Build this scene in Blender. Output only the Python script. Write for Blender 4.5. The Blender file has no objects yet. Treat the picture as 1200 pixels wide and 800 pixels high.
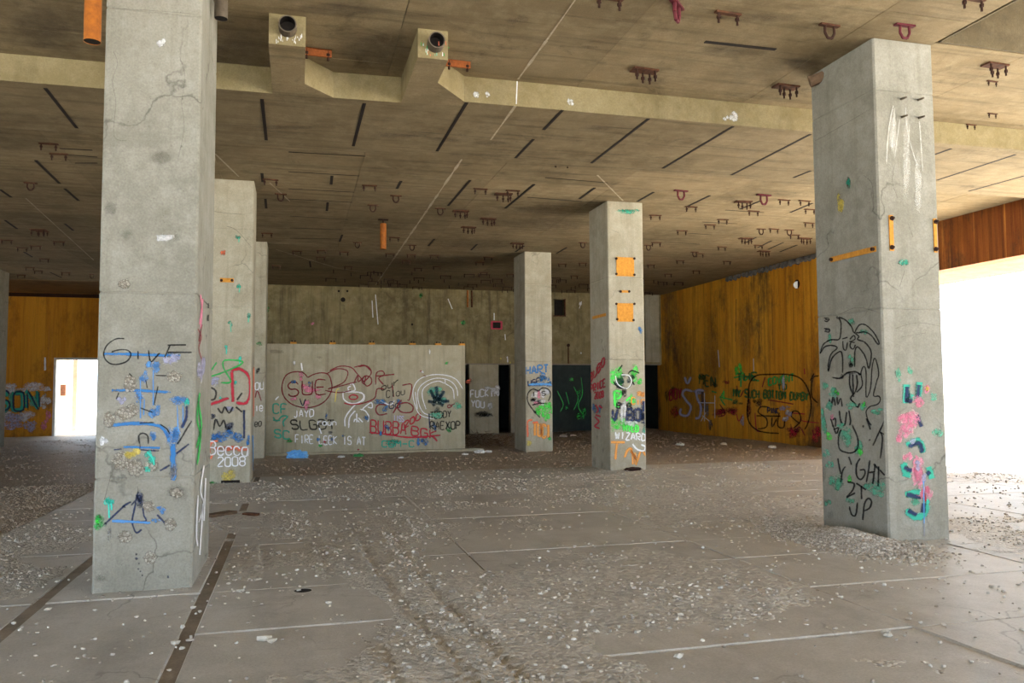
import bpy, math, random
import numpy as np
from mathutils import Vector
random.seed(7)
rng = np.random.default_rng(11)
SC = bpy.context.scene
COL = SC.collection
# ------------------------------------------------------------------ camera
FPX, YAW, PITCH, ROLL, EYE = 952.8, 0.25966, 0.060269, -0.005612, 1.6
cy, sy, cp, sp = math.cos(YAW), math.sin(YAW), math.cos(PITCH), math.sin(PITCH)
CF = np.array([sy * cp, cy * cp, sp]); _R = np.array([cy, -sy, 0.0]); _U = np.cross(_R, CF)
CR = math.cos(ROLL) * _R + math.sin(ROLL) * _U
CU = -math.sin(ROLL) * _R + math.cos(ROLL) * _U
cam = bpy.data.cameras.new('camera'); cam_o = bpy.data.objects.new('camera', cam); COL.objects.link(cam_o)
from mathutils import Matrix
m = Matrix.Identity(4)
for i in range(3):
    m[i][0] = CR[i]; m[i][1] = CU[i]; m[i][2] = -CF[i]
m[2][3] = EYE
cam_o.matrix_world = m
cam.sensor_width = 36; cam.lens = FPX / 1200 * 36; cam.clip_end = 400; cam.clip_start = 0.05
SC.camera = cam_o
# ------------------------------------------------------------------ world, sun, exposure
SC.view_settings.view_transform = 'Standard'; SC.view_settings.look = 'None'
SC.view_settings.gamma = 1; SC.view_settings.use_curve_mapping = False
SC.view_settings.exposure = 1.3
w = bpy.data.worlds.new('sky'); SC.world = w; w.use_nodes = True
bg = w.node_tree.nodes['Background']; bg.inputs[0].default_value = (0.72, 0.86, 1.0, 1); bg.inputs[1].default_value = 2.6
sun = bpy.data.lights.new('sun', 'SUN'); sun.energy = 34; sun.angle = math.radians(1.0); sun.color = (1, 0.95, 0.86)
sun_o = bpy.data.objects.new('sun', sun); COL.objects.link(sun_o)
sun_o.rotation_euler = Vector((0.8, -0.12, 1.0)).to_track_quat('Z', 'Y').to_euler()
try:
    SC.cycles.use_denoising = True
    SC.cycles.max_bounces = 10; SC.cycles.diffuse_bounces = 6
    SC.cycles.sample_clamp_indirect = 8
    SC.cycles.transparent_max_bounces = 24
except Exception:
    pass

H1, H2, GZ = 5.40, 5.09, -0.05       # ceiling, drop beam underside, gravel level
XR, YW, YL = 14.16, 29.95, 34.18     # orange side wall, back wall, far orange wall

def ray(x, y):
    return CF * FPX + CR * (x - 600) + CU * (400 - y)
def hit(ax, val, x, y):
    d = ray(x, y); o = (0, 0, EYE)[ax]
    p = d * ((val - o) / d[ax]); p[2] += EYE
    return p

# ------------------------------------------------------------------ materials
class NT:
    def __init__(s, name):
        s.m = bpy.data.materials.new(name); s.m.use_nodes = True
        s.t = s.m.node_tree; s.b = s.t.nodes['Principled BSDF']; s.out = s.t.nodes['Material Output']
        g = s.n('ShaderNodeNewGeometry'); s.pos = g.outputs['Position']; s.geo = g
        s.b.inputs['Roughness'].default_value = 0.9
        s.b.inputs['Specular IOR Level'].default_value = 0.2
    def n(s, t, **k):
        x = s.t.nodes.new(t)
        for a, b in k.items(): setattr(x, a, b)
        return x
    def l(s, a, b): s.t.links.new(a, b)
    def map(s, sc=(1, 1, 1), loc=(0, 0, 0)):
        x = s.n('ShaderNodeMapping'); x.inputs['Scale'].default_value = sc; x.inputs['Location'].default_value = loc
        s.l(s.pos, x.inputs['Vector']); return x.outputs[0]
    def noise(s, scale=1, sc=(1, 1, 1), det=6, rough=.6, loc=(0, 0, 0), dist=0):
        x = s.n('ShaderNodeTexNoise'); x.inputs['Scale'].default_value = scale; x.inputs['Detail'].default_value = det
        x.inputs['Roughness'].default_value = rough; x.inputs['Distortion'].default_value = dist
        s.l(s.map(sc, loc), x.inputs['Vector']); return x.outputs[0]
    def voro(s, scale, feat='F1', sc=(1, 1, 1)):
        x = s.n('ShaderNodeTexVoronoi', feature=feat); x.inputs['Scale'].default_value = scale
        s.l(s.map(sc), x.inputs['Vector']); return x
    def ramp(s, v, pts):
        x = s.n('ShaderNodeValToRGB'); e = x.color_ramp.elements
        while len(e) < len(pts): e.new(0.5)
        for q, (p, c) in zip(e, pts):
            q.position = p; q.color = (c, c, c, 1) if not hasattr(c, '__len__') else (*c, 1)
        s.l(v, x.inputs[0]); return x.outputs[0]
    def mix(s, f, a, b, mode='MIX'):
        x = s.n('ShaderNodeMix', data_type='RGBA', blend_type=mode)
        for i, v in ((0, f), (6, a), (7, b)):
            if hasattr(v, 'is_linked') or hasattr(v, 'links'): s.l(v, x.inputs[i])
            elif i == 0: x.inputs[0].default_value = v
            else: x.inputs[i].default_value = (*v, 1)
        return x.outputs[2]
    def math(s, op, a, b=0.0):
        x = s.n('ShaderNodeMath', operation=op)
        for i, v in ((0, a), (1, b)):
            if hasattr(v, 'links'): s.l(v, x.inputs[i])
            else: x.inputs[i].default_value = v
        return x.outputs[0]
    def bump(s, h, st=.3, dist=.01):
        x = s.n('ShaderNodeBump'); x.inputs['Strength'].default_value = st; x.inputs['Distance'].default_value = dist
        s.l(h, x.inputs['Height']); s.l(x.outputs[0], s.b.inputs['Normal'])
    def color(s, c): s.l(c, s.b.inputs['Base Color'])

def concrete(name, base, dark, light, streak=(1, 1, 1), streak_amt=.5, stain=(.08, .07, .05), stain_amt=.5, big=.5, bs=.35, pits=True, crack=.0, rnd=0, rough=.9, spec=.2):
    t = NT(name)
    a = t.noise(big, det=5, rough=.65)
    c = t.mix(t.ramp(a, [(.32, 0), (.68, 1)]), dark, base)
    b = t.noise(3.1, det=8, rough=.75, loc=(3, 1, 7))
    c = t.mix(t.math('MULTIPLY', t.ramp(b, [(.45, 0), (.75, 1)]), .7), c, light)
    s1 = t.noise(1.0, sc=streak, det=6, rough=.7, loc=(1, 5, 2))
    c = t.mix(t.math('MULTIPLY', t.ramp(s1, [(.5, 0), (.72, 1)]), streak_amt), c, stain)
    s2 = t.noise(1.4, det=9, rough=.8, loc=(9, 2, 4), dist=.6)
    c = t.mix(t.math('MULTIPLY', t.ramp(s2, [(.56, 0), (.7, 1)]), stain_amt), c, stain)
    f = t.noise(60, det=4, rough=.7)
    c = t.mix(.55, c, t.ramp(f, [(.3, .55), (.7, 1.0)]), 'MULTIPLY')
    if crack:
        v = t.voro(.9, 'DISTANCE_TO_EDGE')
        nz = t.noise(3, det=5); 
        add = t.n('ShaderNodeVectorMath', operation='ADD'); sc = t.n('ShaderNodeVectorMath', operation='SCALE'); sc.inputs[3].default_value = .5
        xn = t.n('ShaderNodeTexNoise'); xn.inputs['Scale'].default_value = 2.5; xn.inputs['Detail'].default_value = 6; t.l(t.pos, xn.inputs[0])
        t.l(xn.outputs[1], sc.inputs[0]); t.l(t.pos, add.inputs[0]); t.l(sc.outputs[0], add.inputs[1]); t.l(add.outputs[0], v.inputs['Vector'])
        msk = t.ramp(t.noise(.8, loc=(5, 5, 5)), [(.5, 0), (.6, 1)])
        cr = t.math('MULTIPLY', t.ramp(v.outputs['Distance'], [(0, 1), (.012, 0)]), msk)
        c = t.mix(t.math('MULTIPLY', cr, crack), c, (.05, .045, .04))
    h = t.math('ADD', t.math('MULTIPLY', f, .4), b)
    if pits:
        v = t.voro(22); p = t.ramp(v.outputs['Distance'], [(0.02, 0), (.1, 1)])
        c = t.mix(.5, c, p, 'MULTIPLY'); h = t.math('ADD', h, t.math('MULTIPLY', p, .3))
    if rnd:
        oi = t.n('ShaderNodeObjectInfo'); c = t.mix(rnd, c, t.ramp(oi.outputs['Random'], [(0, .6), (1, 1.0)]), 'MULTIPLY')
    t.b.inputs['Roughness'].default_value = rough; t.b.inputs['Specular IOR Level'].default_value = spec
    t.color(c); t.bump(h, bs, .012)
    return t.m

M = {}
M['column'] = concrete('column concrete', (.42, .39, .31), (.30, .27, .2), (.5, .47, .39), (6, 6, .35), .45, (.18, .16, .11), .45, .8, .4, crack=.55)
M['column_pale'] = concrete('weathered grey column concrete', (.325, .313, .27), (.23, .222, .185), (.42, .41, .37), (6, 6, .35), .45, (.19, .18, .14), .5, .9, .4, crack=.6)
M['ceiling'] = concrete('board-marked ceiling concrete', (.34, .26, .15), (.205, .155, .085), (.43, .35, .22), (.5, 7, 7), .65, (.09, .07, .04), .65, .5, .4, rnd=.55)
M['beam'] = concrete('beam concrete', (.30, .245, .13), (.21, .165, .08), (.38, .325, .2), (3, 3, .5), .4, (.15, .12, .06), .4, .6, .3)
M['wall'] = concrete('stained wall concrete', (.31, .25, .125), (.15, .12, .058), (.41, .35, .21), (4, 4, .3), .7, (.05, .042, .026), .65, .45, .3)
M['panel'] = concrete('low wall concrete', (.42, .375, .27), (.31, .28, .195), (.5, .46, .37), (8, 8, .35), .5, (.16, .14, .1), .25, .8, .3)
M['slab'] = concrete('floor slab concrete', (.54, .52, .485), (.42, .40, .365), (.64, .625, .595), (2, .6, 1), .35, (.17, .15, .13), .5, .6, .4, crack=.5, rnd=.3, rough=.5, spec=.5)
M['pink_post'] = concrete('faded reddish post', (.4, .2, .14), (.35, .17, .12), (.45, .25, .2))
M['recess'] = concrete('dark brown recess face', (.15, .12, .07), (.08, .06, .035), (.22, .18, .11), (3, 3, .4), .5)  # darker brown than the ceiling around the recess
M['dark'] = concrete('brown joint filler', (.3, .255, .205), (.21, .175, .14), (.36, .31, .26), stain_amt=.2)  # plain brown, dirt-coloured filler
M['slate'] = concrete('dark slate-toned wall', (.045, .06, .06), (.03, .04, .042), (.07, .085, .08), (4, 4, .6), .3, (.02, .02, .02), .3)  # near-black grey for the slate panel and the corridor walls
M['soffit'] = concrete('brown far soffit', (.3, .19, .09), (.22, .14, .065), (.36, .24, .13))
M['pale_out'] = concrete('sun bleached outside concrete', (.75, .72, .66), (.65, .62, .56), (.8, .78, .72))
M['canopy'] = concrete('ochre canopy', (.7, .42, .08), (.62, .34, .06), (.75, .5, .14), stain_amt=.1)

def orange(name, a, b, dark, white=.0):
    t = NT(name)
    n1 = t.noise(1, sc=(2.2, 2.2, .1), det=8, rough=.75)
    c = t.mix(t.ramp(n1, [(.38, 0), (.6, 1)]), a, b)
    n2 = t.noise(1, sc=(8, 8, .22), det=6, rough=.75, loc=(4, 2, 8))
    c = t.mix(t.math('MULTIPLY', t.ramp(n2, [(.5, 0), (.68, 1)]), .65), c, dark)
    n3 = t.noise(1, sc=(13, 13, .25), det=5, rough=.7, loc=(2, 7, 1))
    c = t.mix(t.math('MULTIPLY', t.ramp(n3, [(.56, 0), (.7, 1)]), .5 + white), c, (.62, .26, .05))
    n5 = t.noise(1, sc=(1.1, 1.1, .5), det=8, rough=.8, loc=(6, 1, 3))
    c = t.mix(t.math('MULTIPLY', t.ramp(n5, [(.5, 0), (.68, 1)]), .6), c, (.2, .07, .012))
    n4 = t.noise(.34, sc=(1, 1, .55), det=7, rough=.75, loc=(0, 3.3, 2))
    c = t.mix(t.math('MULTIPLY', t.ramp(n4, [(.52, 0), (.64, 1)]), .85), c, (.03, .026, .022))
    f = t.noise(40, det=4)
    c = t.mix(.35, c, t.ramp(f, [(.3, .5), (.7, 1)]), 'MULTIPLY')
    t.color(c); t.bump(t.math('ADD', n3, f), .3, .012); t.b.inputs['Roughness'].default_value = .75
    return t.m
M['orange'] = orange('ochre stained wall', (.78, .39, .035), (.62, .25, .016), (.16, .06, .012))
M['rust_wall'] = orange('rust brown lintel', (.34, .12, .025), (.19, .05, .015), (.05, .015, .01), .4)
M['orange_far'] = orange('ochre far wall', (.7, .32, .024), (.56, .22, .015), (.34, .13, .015))

def plain(name, c, rough=.7, metal=0, var=.35, scale=14, second=None):
    t = NT(name); n = t.noise(scale, det=6, rough=.7)
    d = second or tuple(x * (1 - var) for x in c)
    t.color(t.mix(t.ramp(n, [(.35, 0), (.65, 1)]), d, c))
    t.b.inputs['Roughness'].default_value = rough; t.b.inputs['Metallic'].default_value = metal
    t.bump(n, .3, .004); return t.m
M['rust'] = plain('rusted steel', (.12, .05, .025), .85, .1, second=(.05, .02, .012))
M['rust_dark'] = plain('dark rusted bolt', (.045, .02, .014), .85, .1)
M['plate'] = plain('orange rust plate', (.62, .28, .045), .8, 0, .3, 18)
M['rust_plate'] = plain('bright rust plate', (.36, .11, .03), .85, .05, second=(.2, .06, .02))
M['pipe'] = plain('orange painted pipe', (.38, .12, .015), .5, .1, second=(.22, .07, .015))
M['pipe_grey'] = plain('grey pipe', (.15, .12, .09), .6, .2)
M['sleeve'] = plain('crinkled dark sleeve', (.13, .12, .11), .8)
M['pipe_in'] = plain('pipe inside', (.02, .016, .014), .9)
M['slot'] = plain('dark steel slot', (.02, .014, .012), .8)
M['maroon'] = plain('maroon hook paint', (.12, .02, .03), .6)
M['white_seam'] = plain('white seam filler', (.5, .44, .34), .9, second=(.34, .27, .18))
M['stone_pale'] = plain('pale concrete rubble', (.55, .52, .46), .9)
M['blue_bag'] = plain('blue plastic film', (.08, .3, .75), .35, second=(.2, .5, .85))
M['paper'] = plain('white litter', (.75, .76, .76), .7)
M['wood'] = plain('old damp timber', (.12, .08, .05), .85)
M['brush'] = plain('dry brown brush', (.17, .11, .07), .95)
M['green'] = plain('green glass', (.05, .25, .08), .3)

def gravel_mat(name, a, b, c3):
    t = NT(name); i = t.geo.outputs['Random Per Island']
    t.color(t.ramp(i, [(0, a), (.5, b), (1, c3)])); return t.m
M['gravel'] = gravel_mat('loose gravel', (.27, .24, .21), (.38, .35, .31), (.58, .555, .51))
M['leaf_litter'] = gravel_mat('brown litter', (.23, .185, .14), (.3, .25, .2), (.4, .35, .29))
def dirt_mat(name, a, b):
    t = NT(name); n = t.noise(2.2, det=9, rough=.8); v = t.voro(28); v2 = t.voro(60)
    c = t.mix(t.ramp(n, [(.35, 0), (.65, 1)]), a, b)
    c = t.mix(.8, c, t.ramp(v.outputs['Color'], [(0, .55), (1, 1.25)]), 'MULTIPLY')
    h = t.math('ADD', t.math('MULTIPLY', v.outputs['Distance'], -1), t.math('MULTIPLY', v2.outputs['Distance'], -.5))
    t.b.inputs['Roughness'].default_value = .55; t.b.inputs['Specular IOR Level'].default_value = .4
    t.color(c); t.bump(h, .8, .015); return t.m
M['dirt'] = dirt_mat('compacted dirt', (.41, .39, .355), (.52, .495, .455))
M['gravel_bed'] = dirt_mat('dark gravel bed', (.28, .225, .17), (.4, .34, .27))
M['outside'] = dirt_mat('sunlit outside ground', (.6, .55, .47), (.7, .66, .58))
t = NT('exposed aggregate'); v = t.voro(48); v1 = t.voro(48, 'DISTANCE_TO_EDGE')
c = t.mix(t.ramp(v.outputs['Color'], [(.2, 0), (.8, 1)]), (.33, .29, .235), (.58, .54, .47))
c = t.mix(t.ramp(v1.outputs['Distance'], [(0, 1), (.1, 0)]), c, (.15, .125, .1)); t.color(c)
t.bump(v1.outputs['Distance'], 1, .02)
at = t.n('ShaderNodeAttribute', attribute_name='edge'); nn = t.noise(30, det=5)
al = t.ramp(t.math('ADD', at.outputs['Fac'], t.math('MULTIPLY', nn, .9)), [(.7, 0), (1.2, .7)])
t.l(al, t.b.inputs['Alpha']); M['aggregate'] = t.m

SPRAY = {}
RGB = dict(black=(.018, .018, .022), navy=(.02, .035, .10), blue=(.04, .2, .5), sky=(.1, .3, .66), white=(.82, .83, .86), red=(.48, .025, .05), maroon=(.26, .02, .035),
           pink=(.85, .28, .42), green=(.03, .42, .09), lime=(.1, .85, .12), teal=(.04, .42, .3), mint=(.16, .55, .38), orange=(.8, .35, .08), coral=(.85, .2, .1), lilac=(.5, .5, .7),
           yellow=(.75, .62, .15), grey=(.25, .25, .26), dgreen=(.02, .16, .05), cyan=(.06, .62, .5), spot=(.11, .09, .07), brownstain=(.2, .15, .1), dteal=(.01, .045, .07), lime_run=(.75, .75, .72))
def spray(cn):
    if cn in SPRAY: return SPRAY[cn]
    t = NT('spray paint ' + cn)
    at = t.n('ShaderNodeAttribute', attribute_name='edge')
    n1 = t.noise(70, det=3, rough=.7); n2 = t.noise(16, det=4, rough=.7)
    t.b.inputs['Base Color'].default_value = (*RGB[cn], 1); t.b.inputs['Roughness'].default_value = .7
    s = t.math('ADD', t.math('MULTIPLY', at.outputs['Fac'], 1.5), t.math('MULTIPLY', t.math('SUBTRACT', n1, .5), .9))
    s = t.math('ADD', s, t.math('MULTIPLY', t.math('SUBTRACT', n2, .5), 1.7))
    soft = cn in ('spot', 'brownstain', 'lime_run')
    if soft: s = t.math('ADD', at.outputs['Fac'], t.math('MULTIPLY', t.math('SUBTRACT', t.noise(6, det=7, rough=.8), .5), 1.4))
    t.l(t.ramp(s, [(.15, 0), (1.0, .6)] if soft else [(.25, 0), (.6, .5), (1.0, .86)]), t.b.inputs['Alpha'])
    SPRAY[cn] = t.m; return t.m

# ------------------------------------------------------------------ mesh helpers
class MB:
    def __init__(s): s.v = []; s.f = []; s.mi = []; s.e = None
    def add(s, vs, fs, mi=0):
        k = len(s.v); s.v += [tuple(map(float, p)) for p in vs]
        s.f += [tuple(i + k for i in f) for f in fs]; s.mi += [mi] * len(fs); return s
    def box(s, a, b, mi=0):
        x0, y0, z0 = a; x1, y1, z1 = b
        return s.add([(x0, y0, z0), (x1, y0, z0), (x1, y1, z0), (x0, y1, z0), (x0, y0, z1), (x1, y0, z1), (x1, y1, z1), (x0, y1, z1)],
                     [(0, 3, 2, 1), (4, 5, 6, 7), (0, 1, 5, 4), (1, 2, 6, 5), (2, 3, 7, 6), (3, 0, 4, 7)], mi)
    def slab(s, a, b, c=.012, mi=0):      # box with the upper rim bevelled
        x0, y0, z0 = a; x1, y1, z1 = b
        v = [(x0, y0, z0), (x1, y0, z0), (x1, y1, z0), (x0, y1, z0), (x0, y0, z1 - c), (x1, y0, z1 - c), (x1, y1, z1 - c), (x0, y1, z1 - c),
             (x0 + c, y0 + c, z1), (x1 - c, y0 + c, z1), (x1 - c, y1 - c, z1), (x0 + c, y1 - c, z1)]
        f = [(0, 3, 2, 1), (8, 9, 10, 11)]
        for i in range(4):
            j = (i + 1) % 4; f += [(i, j, j + 4, i + 4), (i + 4, j + 4, j + 8, i + 8)]
        return s.add(v, f, mi)
    def cyl(s, p, q, r, n=10, r2=None, cap=True, mi=0):
        p = Vector(p); q = Vector(q); r2 = r if r2 is None else r2; d = (q - p).normalized()
        u = d.orthogonal().normalized(); w_ = d.cross(u); vs = []
        for c_, rr in ((p, r), (q, r2)):
            for i in range(n):
                a = 2 * math.pi * i / n; vs.append(c_ + (u * math.cos(a) + w_ * math.sin(a)) * rr)
        fs = [(i, (i + 1) % n, n + (i + 1) % n, n + i) for i in range(n)]
        if cap: fs += [tuple(range(n))[::-1], tuple(range(n, 2 * n))]
        return s.add(vs, fs, mi)
    def prism(s, poly, z0, z1, mi=0):
        n = len(poly)
        return s.add([(x, y, z0) for x, y in poly] + [(x, y, z1) for x, y in poly],
                     [tuple(range(n))[::-1], tuple(range(n, 2 * n))] + [(i, (i + 1) % n, n + (i + 1) % n, n + i) for i in range(n)], mi)
    def tube(s, pts, r, n=6, mi=0):
        for a, b in zip(pts, pts[1:]): s.cyl(a, b, r, n, mi=mi)
        return s
def wloc(o):
    v = Vector((0, 0, 0))
    while o: v += o.location; o = o.parent
    return v
def link(name, me, parent=None):
    o = bpy.data.objects.new(name, me); COL.objects.link(o)
    if parent: o.parent = parent
    return o
def obj(name, mb, mat, parent=None, label=None, smooth=False):
    off = wloc(parent) if parent else Vector((0, 0, 0))
    me = bpy.data.meshes.new(name)
    me.from_pydata([(x - off.x, y - off.y, z - off.z) for x, y, z in mb.v], [], mb.f)
    for mm in (mat if isinstance(mat, list) else [mat]): me.materials.append(mm)
    if any(mb.mi): me.polygons.foreach_set('material_index', mb.mi)
    if mb.e is not None:
        at = me.attributes.new('edge', 'FLOAT', 'POINT'); at.data.foreach_set('value', mb.e)
    if smooth: me.polygons.foreach_set('use_smooth', [True] * len(mb.f))
    me.update()
    o = link(name, me, parent)
    if label: o['label'] = label
    return o
def thing(name, label, cat, loc, group=None):
    o = link(name, None); o.location = loc; o['kind'] = 'thing'; o['label'] = label; o['category'] = cat
    if group: o['group'] = group
    return o
def tag(o, label, cat, group=None):
    o['label'] = label; o['category'] = cat
    if group: o['group'] = group
    return o
def struct(o): o['kind'] = 'structure'; return o
def stuff(o): o['kind'] = 'stuff'; return o

# ------------------------------------------------------------------ numpy noise
def vnoise(x, y, seed, scale):
    x = x / scale; y = y / scale
    r = np.random.default_rng(seed).random((257, 257))
    xi = np.floor(x).astype(int); yi = np.floor(y).astype(int); fx = x - xi; fy = y - yi
    fx = fx * fx * (3 - 2 * fx); fy = fy * fy * (3 - 2 * fy)
    g = lambda a, b: r[a % 257, b % 257]
    return (g(xi, yi) * (1 - fx) + g(xi + 1, yi) * fx) * (1 - fy) + (g(xi, yi + 1) * (1 - fx) + g(xi + 1, yi + 1) * fx) * fy
def fbm(x, y, seed, scale, o=4):
    s = 0; a = 1; tot = 0
    for i in range(o):
        s = s + a * vnoise(x, y, seed + i, scale / 2 ** i); tot += a; a *= .55
    return s / tot

def dirt_mask(x, y):
    """how much dirt lies on the slabs at x, y (0 bare .. 1 thick)"""
    n = fbm(x, y, 5, 1.5, 5)
    b = np.zeros_like(x)
    def blob(cx, cy_, rx, ry, amp, rot=0.):
        c, s = math.cos(rot), math.sin(rot); u = (x - cx) * c + (y - cy_) * s; v_ = -(x - cx) * s + (y - cy_) * c
        return amp * np.exp(-((u / rx) ** 2 + (v_ / ry) ** 2))
    b += blob(.7, 8.6, 1.2, 2.2, .42) + blob(.9, 5.6, 1.0, 1.4, .34) + blob(.2, 4.4, .9, .7, .25) + blob(3.2, 12, 4.5, 2.5, .16) + blob(-.2, 11.5, 1.2, 2.0, .3)
    b += blob(5.55, 7.5, .5, .75, .6) + blob(3.6, 5.0, 1.2, .8, .22) + blob(2.6, 6.2, 1.0, 1.1, .2) + blob(3.6, 4.1, .5, .4, .28) + blob(-3.0, 9.5, 1.2, 1.3, .3) + blob(8.6, 8.4, 1.4, .8, .36) + blob(6.6, 12.5, 2.0, .5, .2)
    b -= blob(-.2, 6.3, .9, .6, .5) + blob(-1.6, 5.9, 1.5, .7, .4) + blob(5.6, 5.6, 1.3, 1.6, .3) + blob(4.2, 8.4, 1.2, 1.0, .2)
    return n - .56 + b * .55 - .3 * np.exp(-((x + .68) / .09) ** 2) * (y < 9.4) - .3 * np.exp(-((x + 1.88) / .09) ** 2) * (y < 9.4)
def tracks(x, y):
    """parallel tyre tracks that run through the dirt"""
    r = np.zeros_like(x)
    for x0, ph in ((.38, 0), (.82, .6), (1.15, 1.1), (-.15, .3)):
        cx = x0 + .12 * np.sin(y * .5 + ph) - .03 * (y - 8)
        r += np.exp(-((x - cx) / .05) ** 2) * (y > 4) * (y < 12.5)
    return r

# ------------------------------------------------------------------ floor
floor = struct(obj('floor', MB().box((-16, -14, -.4), (14.6, 37, -.14)).box((-16, -14, -.14), (14.6, -3.5, -.004)), M['gravel_bed']))
obj('joint_filler', MB().box((-3.2, -3.5, -.14), (14.3, 16.22, -.009)), M['dark'], floor)
xs = [-3.2, -1.88, -.68, 1.65, 4.04, 6.47, 8.9, 11.3, 14.3]
ys = [-3.5, -1.1, 1.2, 2.4, 3.55, 4.69, 5.85, 7.02, 7.98, 9.05, 10.2, 11.4, 12.55, 13.7, 14.95, 16.22]
for i in range(len(xs) - 1):
    for j in range(len(ys) - 1):
        x0, x1, y0, y1 = xs[i], xs[i + 1], ys[j], ys[j + 1]
        gl = .045 if i == 2 or i == 1 else .006
        gr = .045 if i == 1 or i == 0 else .006
        if j in (3, 9, 12) and i in (3, 5): pass
        dz = random.uniform(-.005, .004)
        o = obj('floor_slab', MB().slab((x0 + gl, y0 + .006, -.1), (x1 - gr, y1 - .006, dz), .008), M['slab'], floor)
# raised thin mortar ridges where joints were over-filled
# dirt layer over the slabs
def grid_mesh(x0, x1, y0, y1, step, zf):
    X = np.arange(x0, x1 + 1e-6, step); Y = np.arange(y0, y1 + 1e-6, step)
    XX, YY = np.meshgrid(X, Y); ZZ = zf(XX, YY)
    nx, ny = len(X), len(Y)
    V = np.stack([XX.ravel(), YY.ravel(), ZZ.ravel()], 1)
    I = np.arange(nx * ny).reshape(ny, nx)
    Fq = np.stack([I[:-1, :-1].ravel(), I[:-1, 1:].ravel(), I[1:, 1:].ravel(), I[1:, :-1].ravel()], 1)
    return V, Fq
def np_mesh(name, V, Fq, mat, parent=None, smooth=True):
    me = bpy.data.meshes.new(name)
    me.vertices.add(len(V)); me.vertices.foreach_set('co', V.astype(np.float32).ravel())
    k = Fq.shape[1]
    me.loops.add(Fq.size); me.loops.foreach_set('vertex_index', Fq.astype(np.int32).ravel())
    me.polygons.add(len(Fq)); me.polygons.foreach_set('loop_start', np.arange(0, Fq.size, k, dtype=np.int32))
    me.polygons.foreach_set('loop_total', np.full(len(Fq), k, np.int32))
    me.polygons.foreach_set('use_smooth', np.full(len(Fq), smooth))
    me.materials.append(mat); me.update(calc_edges=True); me.validate()
    return link(name, me, parent)
def dirt_z(x, y):
    mk = dirt_mask(x, y)
    lump = fbm(x, y, 40, .16, 4) - .5
    z = np.clip(mk, -.12, .25) * .11 - .0015 + np.where(mk > -.03, lump * .016, 0)
    tk = tracks(x, y); z = z + (mk > -.06) * (tk * (-.012 + .012 * np.sign(np.sin(y * 46 + 6 * np.abs(np.sin(x * 30))))) + .012 * tracks(x + .085, y) + .006 * tracks(x - .085, y))
    h = .09 * np.exp(-(((x - 5.6) / .42) ** 2 + ((y - 7.55) / .75) ** 2) * 1.4)
    z = z + h * (.7 + fbm(x, y, 70, .2, 3) * .6)
    return np.maximum(z, -.03)
V, Fq = grid_mesh(-3.15, 4.5, 2.8, 9.0, .03, dirt_z)
def keep(V, Fq):   # drop what lies wholly below the slab tops
    k = (V[Fq][:, :, 2] > -.008).any(1); Fq = Fq[k]
    used = np.unique(Fq); mp = np.zeros(len(V), int); mp[used] = np.arange(len(used)); return V[used], mp[Fq]
V, Fq = keep(V, Fq)
stuff(np_mesh('dirt', V, Fq, M['dirt'], floor))
V, Fq = grid_mesh(4.5, 14.1, 2.8, 9.0, .04, dirt_z); V, Fq = keep(V, Fq)
stuff(np_mesh('dirt', V, Fq, M['dirt'], floor))
V, Fq = grid_mesh(-3.15, 14.1, 9.0, 16.15, .06, dirt_z); V, Fq = keep(V, Fq)
stuff(np_mesh('dirt', V, Fq, M['dirt'], floor))
gz = lambda x, y: GZ + (fbm(x, y, 90, .9, 5) - .5) * .07 + .05 * np.exp(-(XR - x) / .5) + .04 * np.exp(-(YW - y).clip(0) / .8)
V, Fq = grid_mesh(-15.9, 14.15, 16.24, 34.1, .16, gz); stuff(np_mesh('gravel_bed', V, Fq, M['gravel_bed'], floor))
V, Fq = grid_mesh(-15.9, -3.22, 2, 16.24, .1, gz); stuff(np_mesh('gravel_bed', V, Fq, M['gravel_bed'], floor))

# loose stones (nobody could count them)
ICO_V = []; ph = (1 + 5 ** .5) / 2
for a in (-1, 1):
    for b in (-ph, ph): ICO_V += [(0, a, b), (a, b, 0), (b, 0, a)]
ICO_V = np.array(ICO_V) / math.sqrt(1 + ph * ph)
import bmesh
_bm = bmesh.new(); [_bm.verts.new(v_) for v_ in ICO_V]; bmesh.ops.convex_hull(_bm, input=_bm.verts); _bm.verts.index_update()
ICO_F = np.array([[v_.index for v_ in f.verts] for f in _bm.faces]); ICO_V = np.array([v_.co[:] for v_ in _bm.verts]); _bm.free()
OCT_V = np.array([(1, 0, 0), (-1, 0, 0), (0, 1, 0), (0, -1, 0), (0, 0, 1), (0, 0, -1.)])
OCT_F = np.array([(0, 2, 4), (2, 1, 4), (1, 3, 4), (3, 0, 4), (2, 0, 5), (1, 2, 5), (3, 1, 5), (0, 3, 5)])
def stones(name, P, S, mat, parent, ico=True):
    bv, bf = (ICO_V, ICO_F) if ico else (OCT_V, OCT_F)
    n = len(P); k = len(bv)
    A = rng.random(n) * 6.28; sc = np.stack([S * rng.uniform(.7, 1.4, n), S * rng.uniform(.6, 1.1, n), S * rng.uniform(.45, .85, n)], 1)
    L = bv[None] * (1 + rng.uniform(-.25, .25, (n, k, 1))) * sc[:, None]
    c_, s_ = np.cos(A)[:, None], np.sin(A)[:, None]
    X = L[:, :, 0] * c_ - L[:, :, 1] * s_; Y = L[:, :, 0] * s_ + L[:, :, 1] * c_
    V = np.stack([X, Y, L[:, :, 2]], 2) + P[:, None]
    Fs = bf[None] + (np.arange(n) * k)[:, None, None]
    return stuff(np_mesh(name, V.reshape(-1, 3), Fs.reshape(-1, 3), mat, parent, False))
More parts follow.
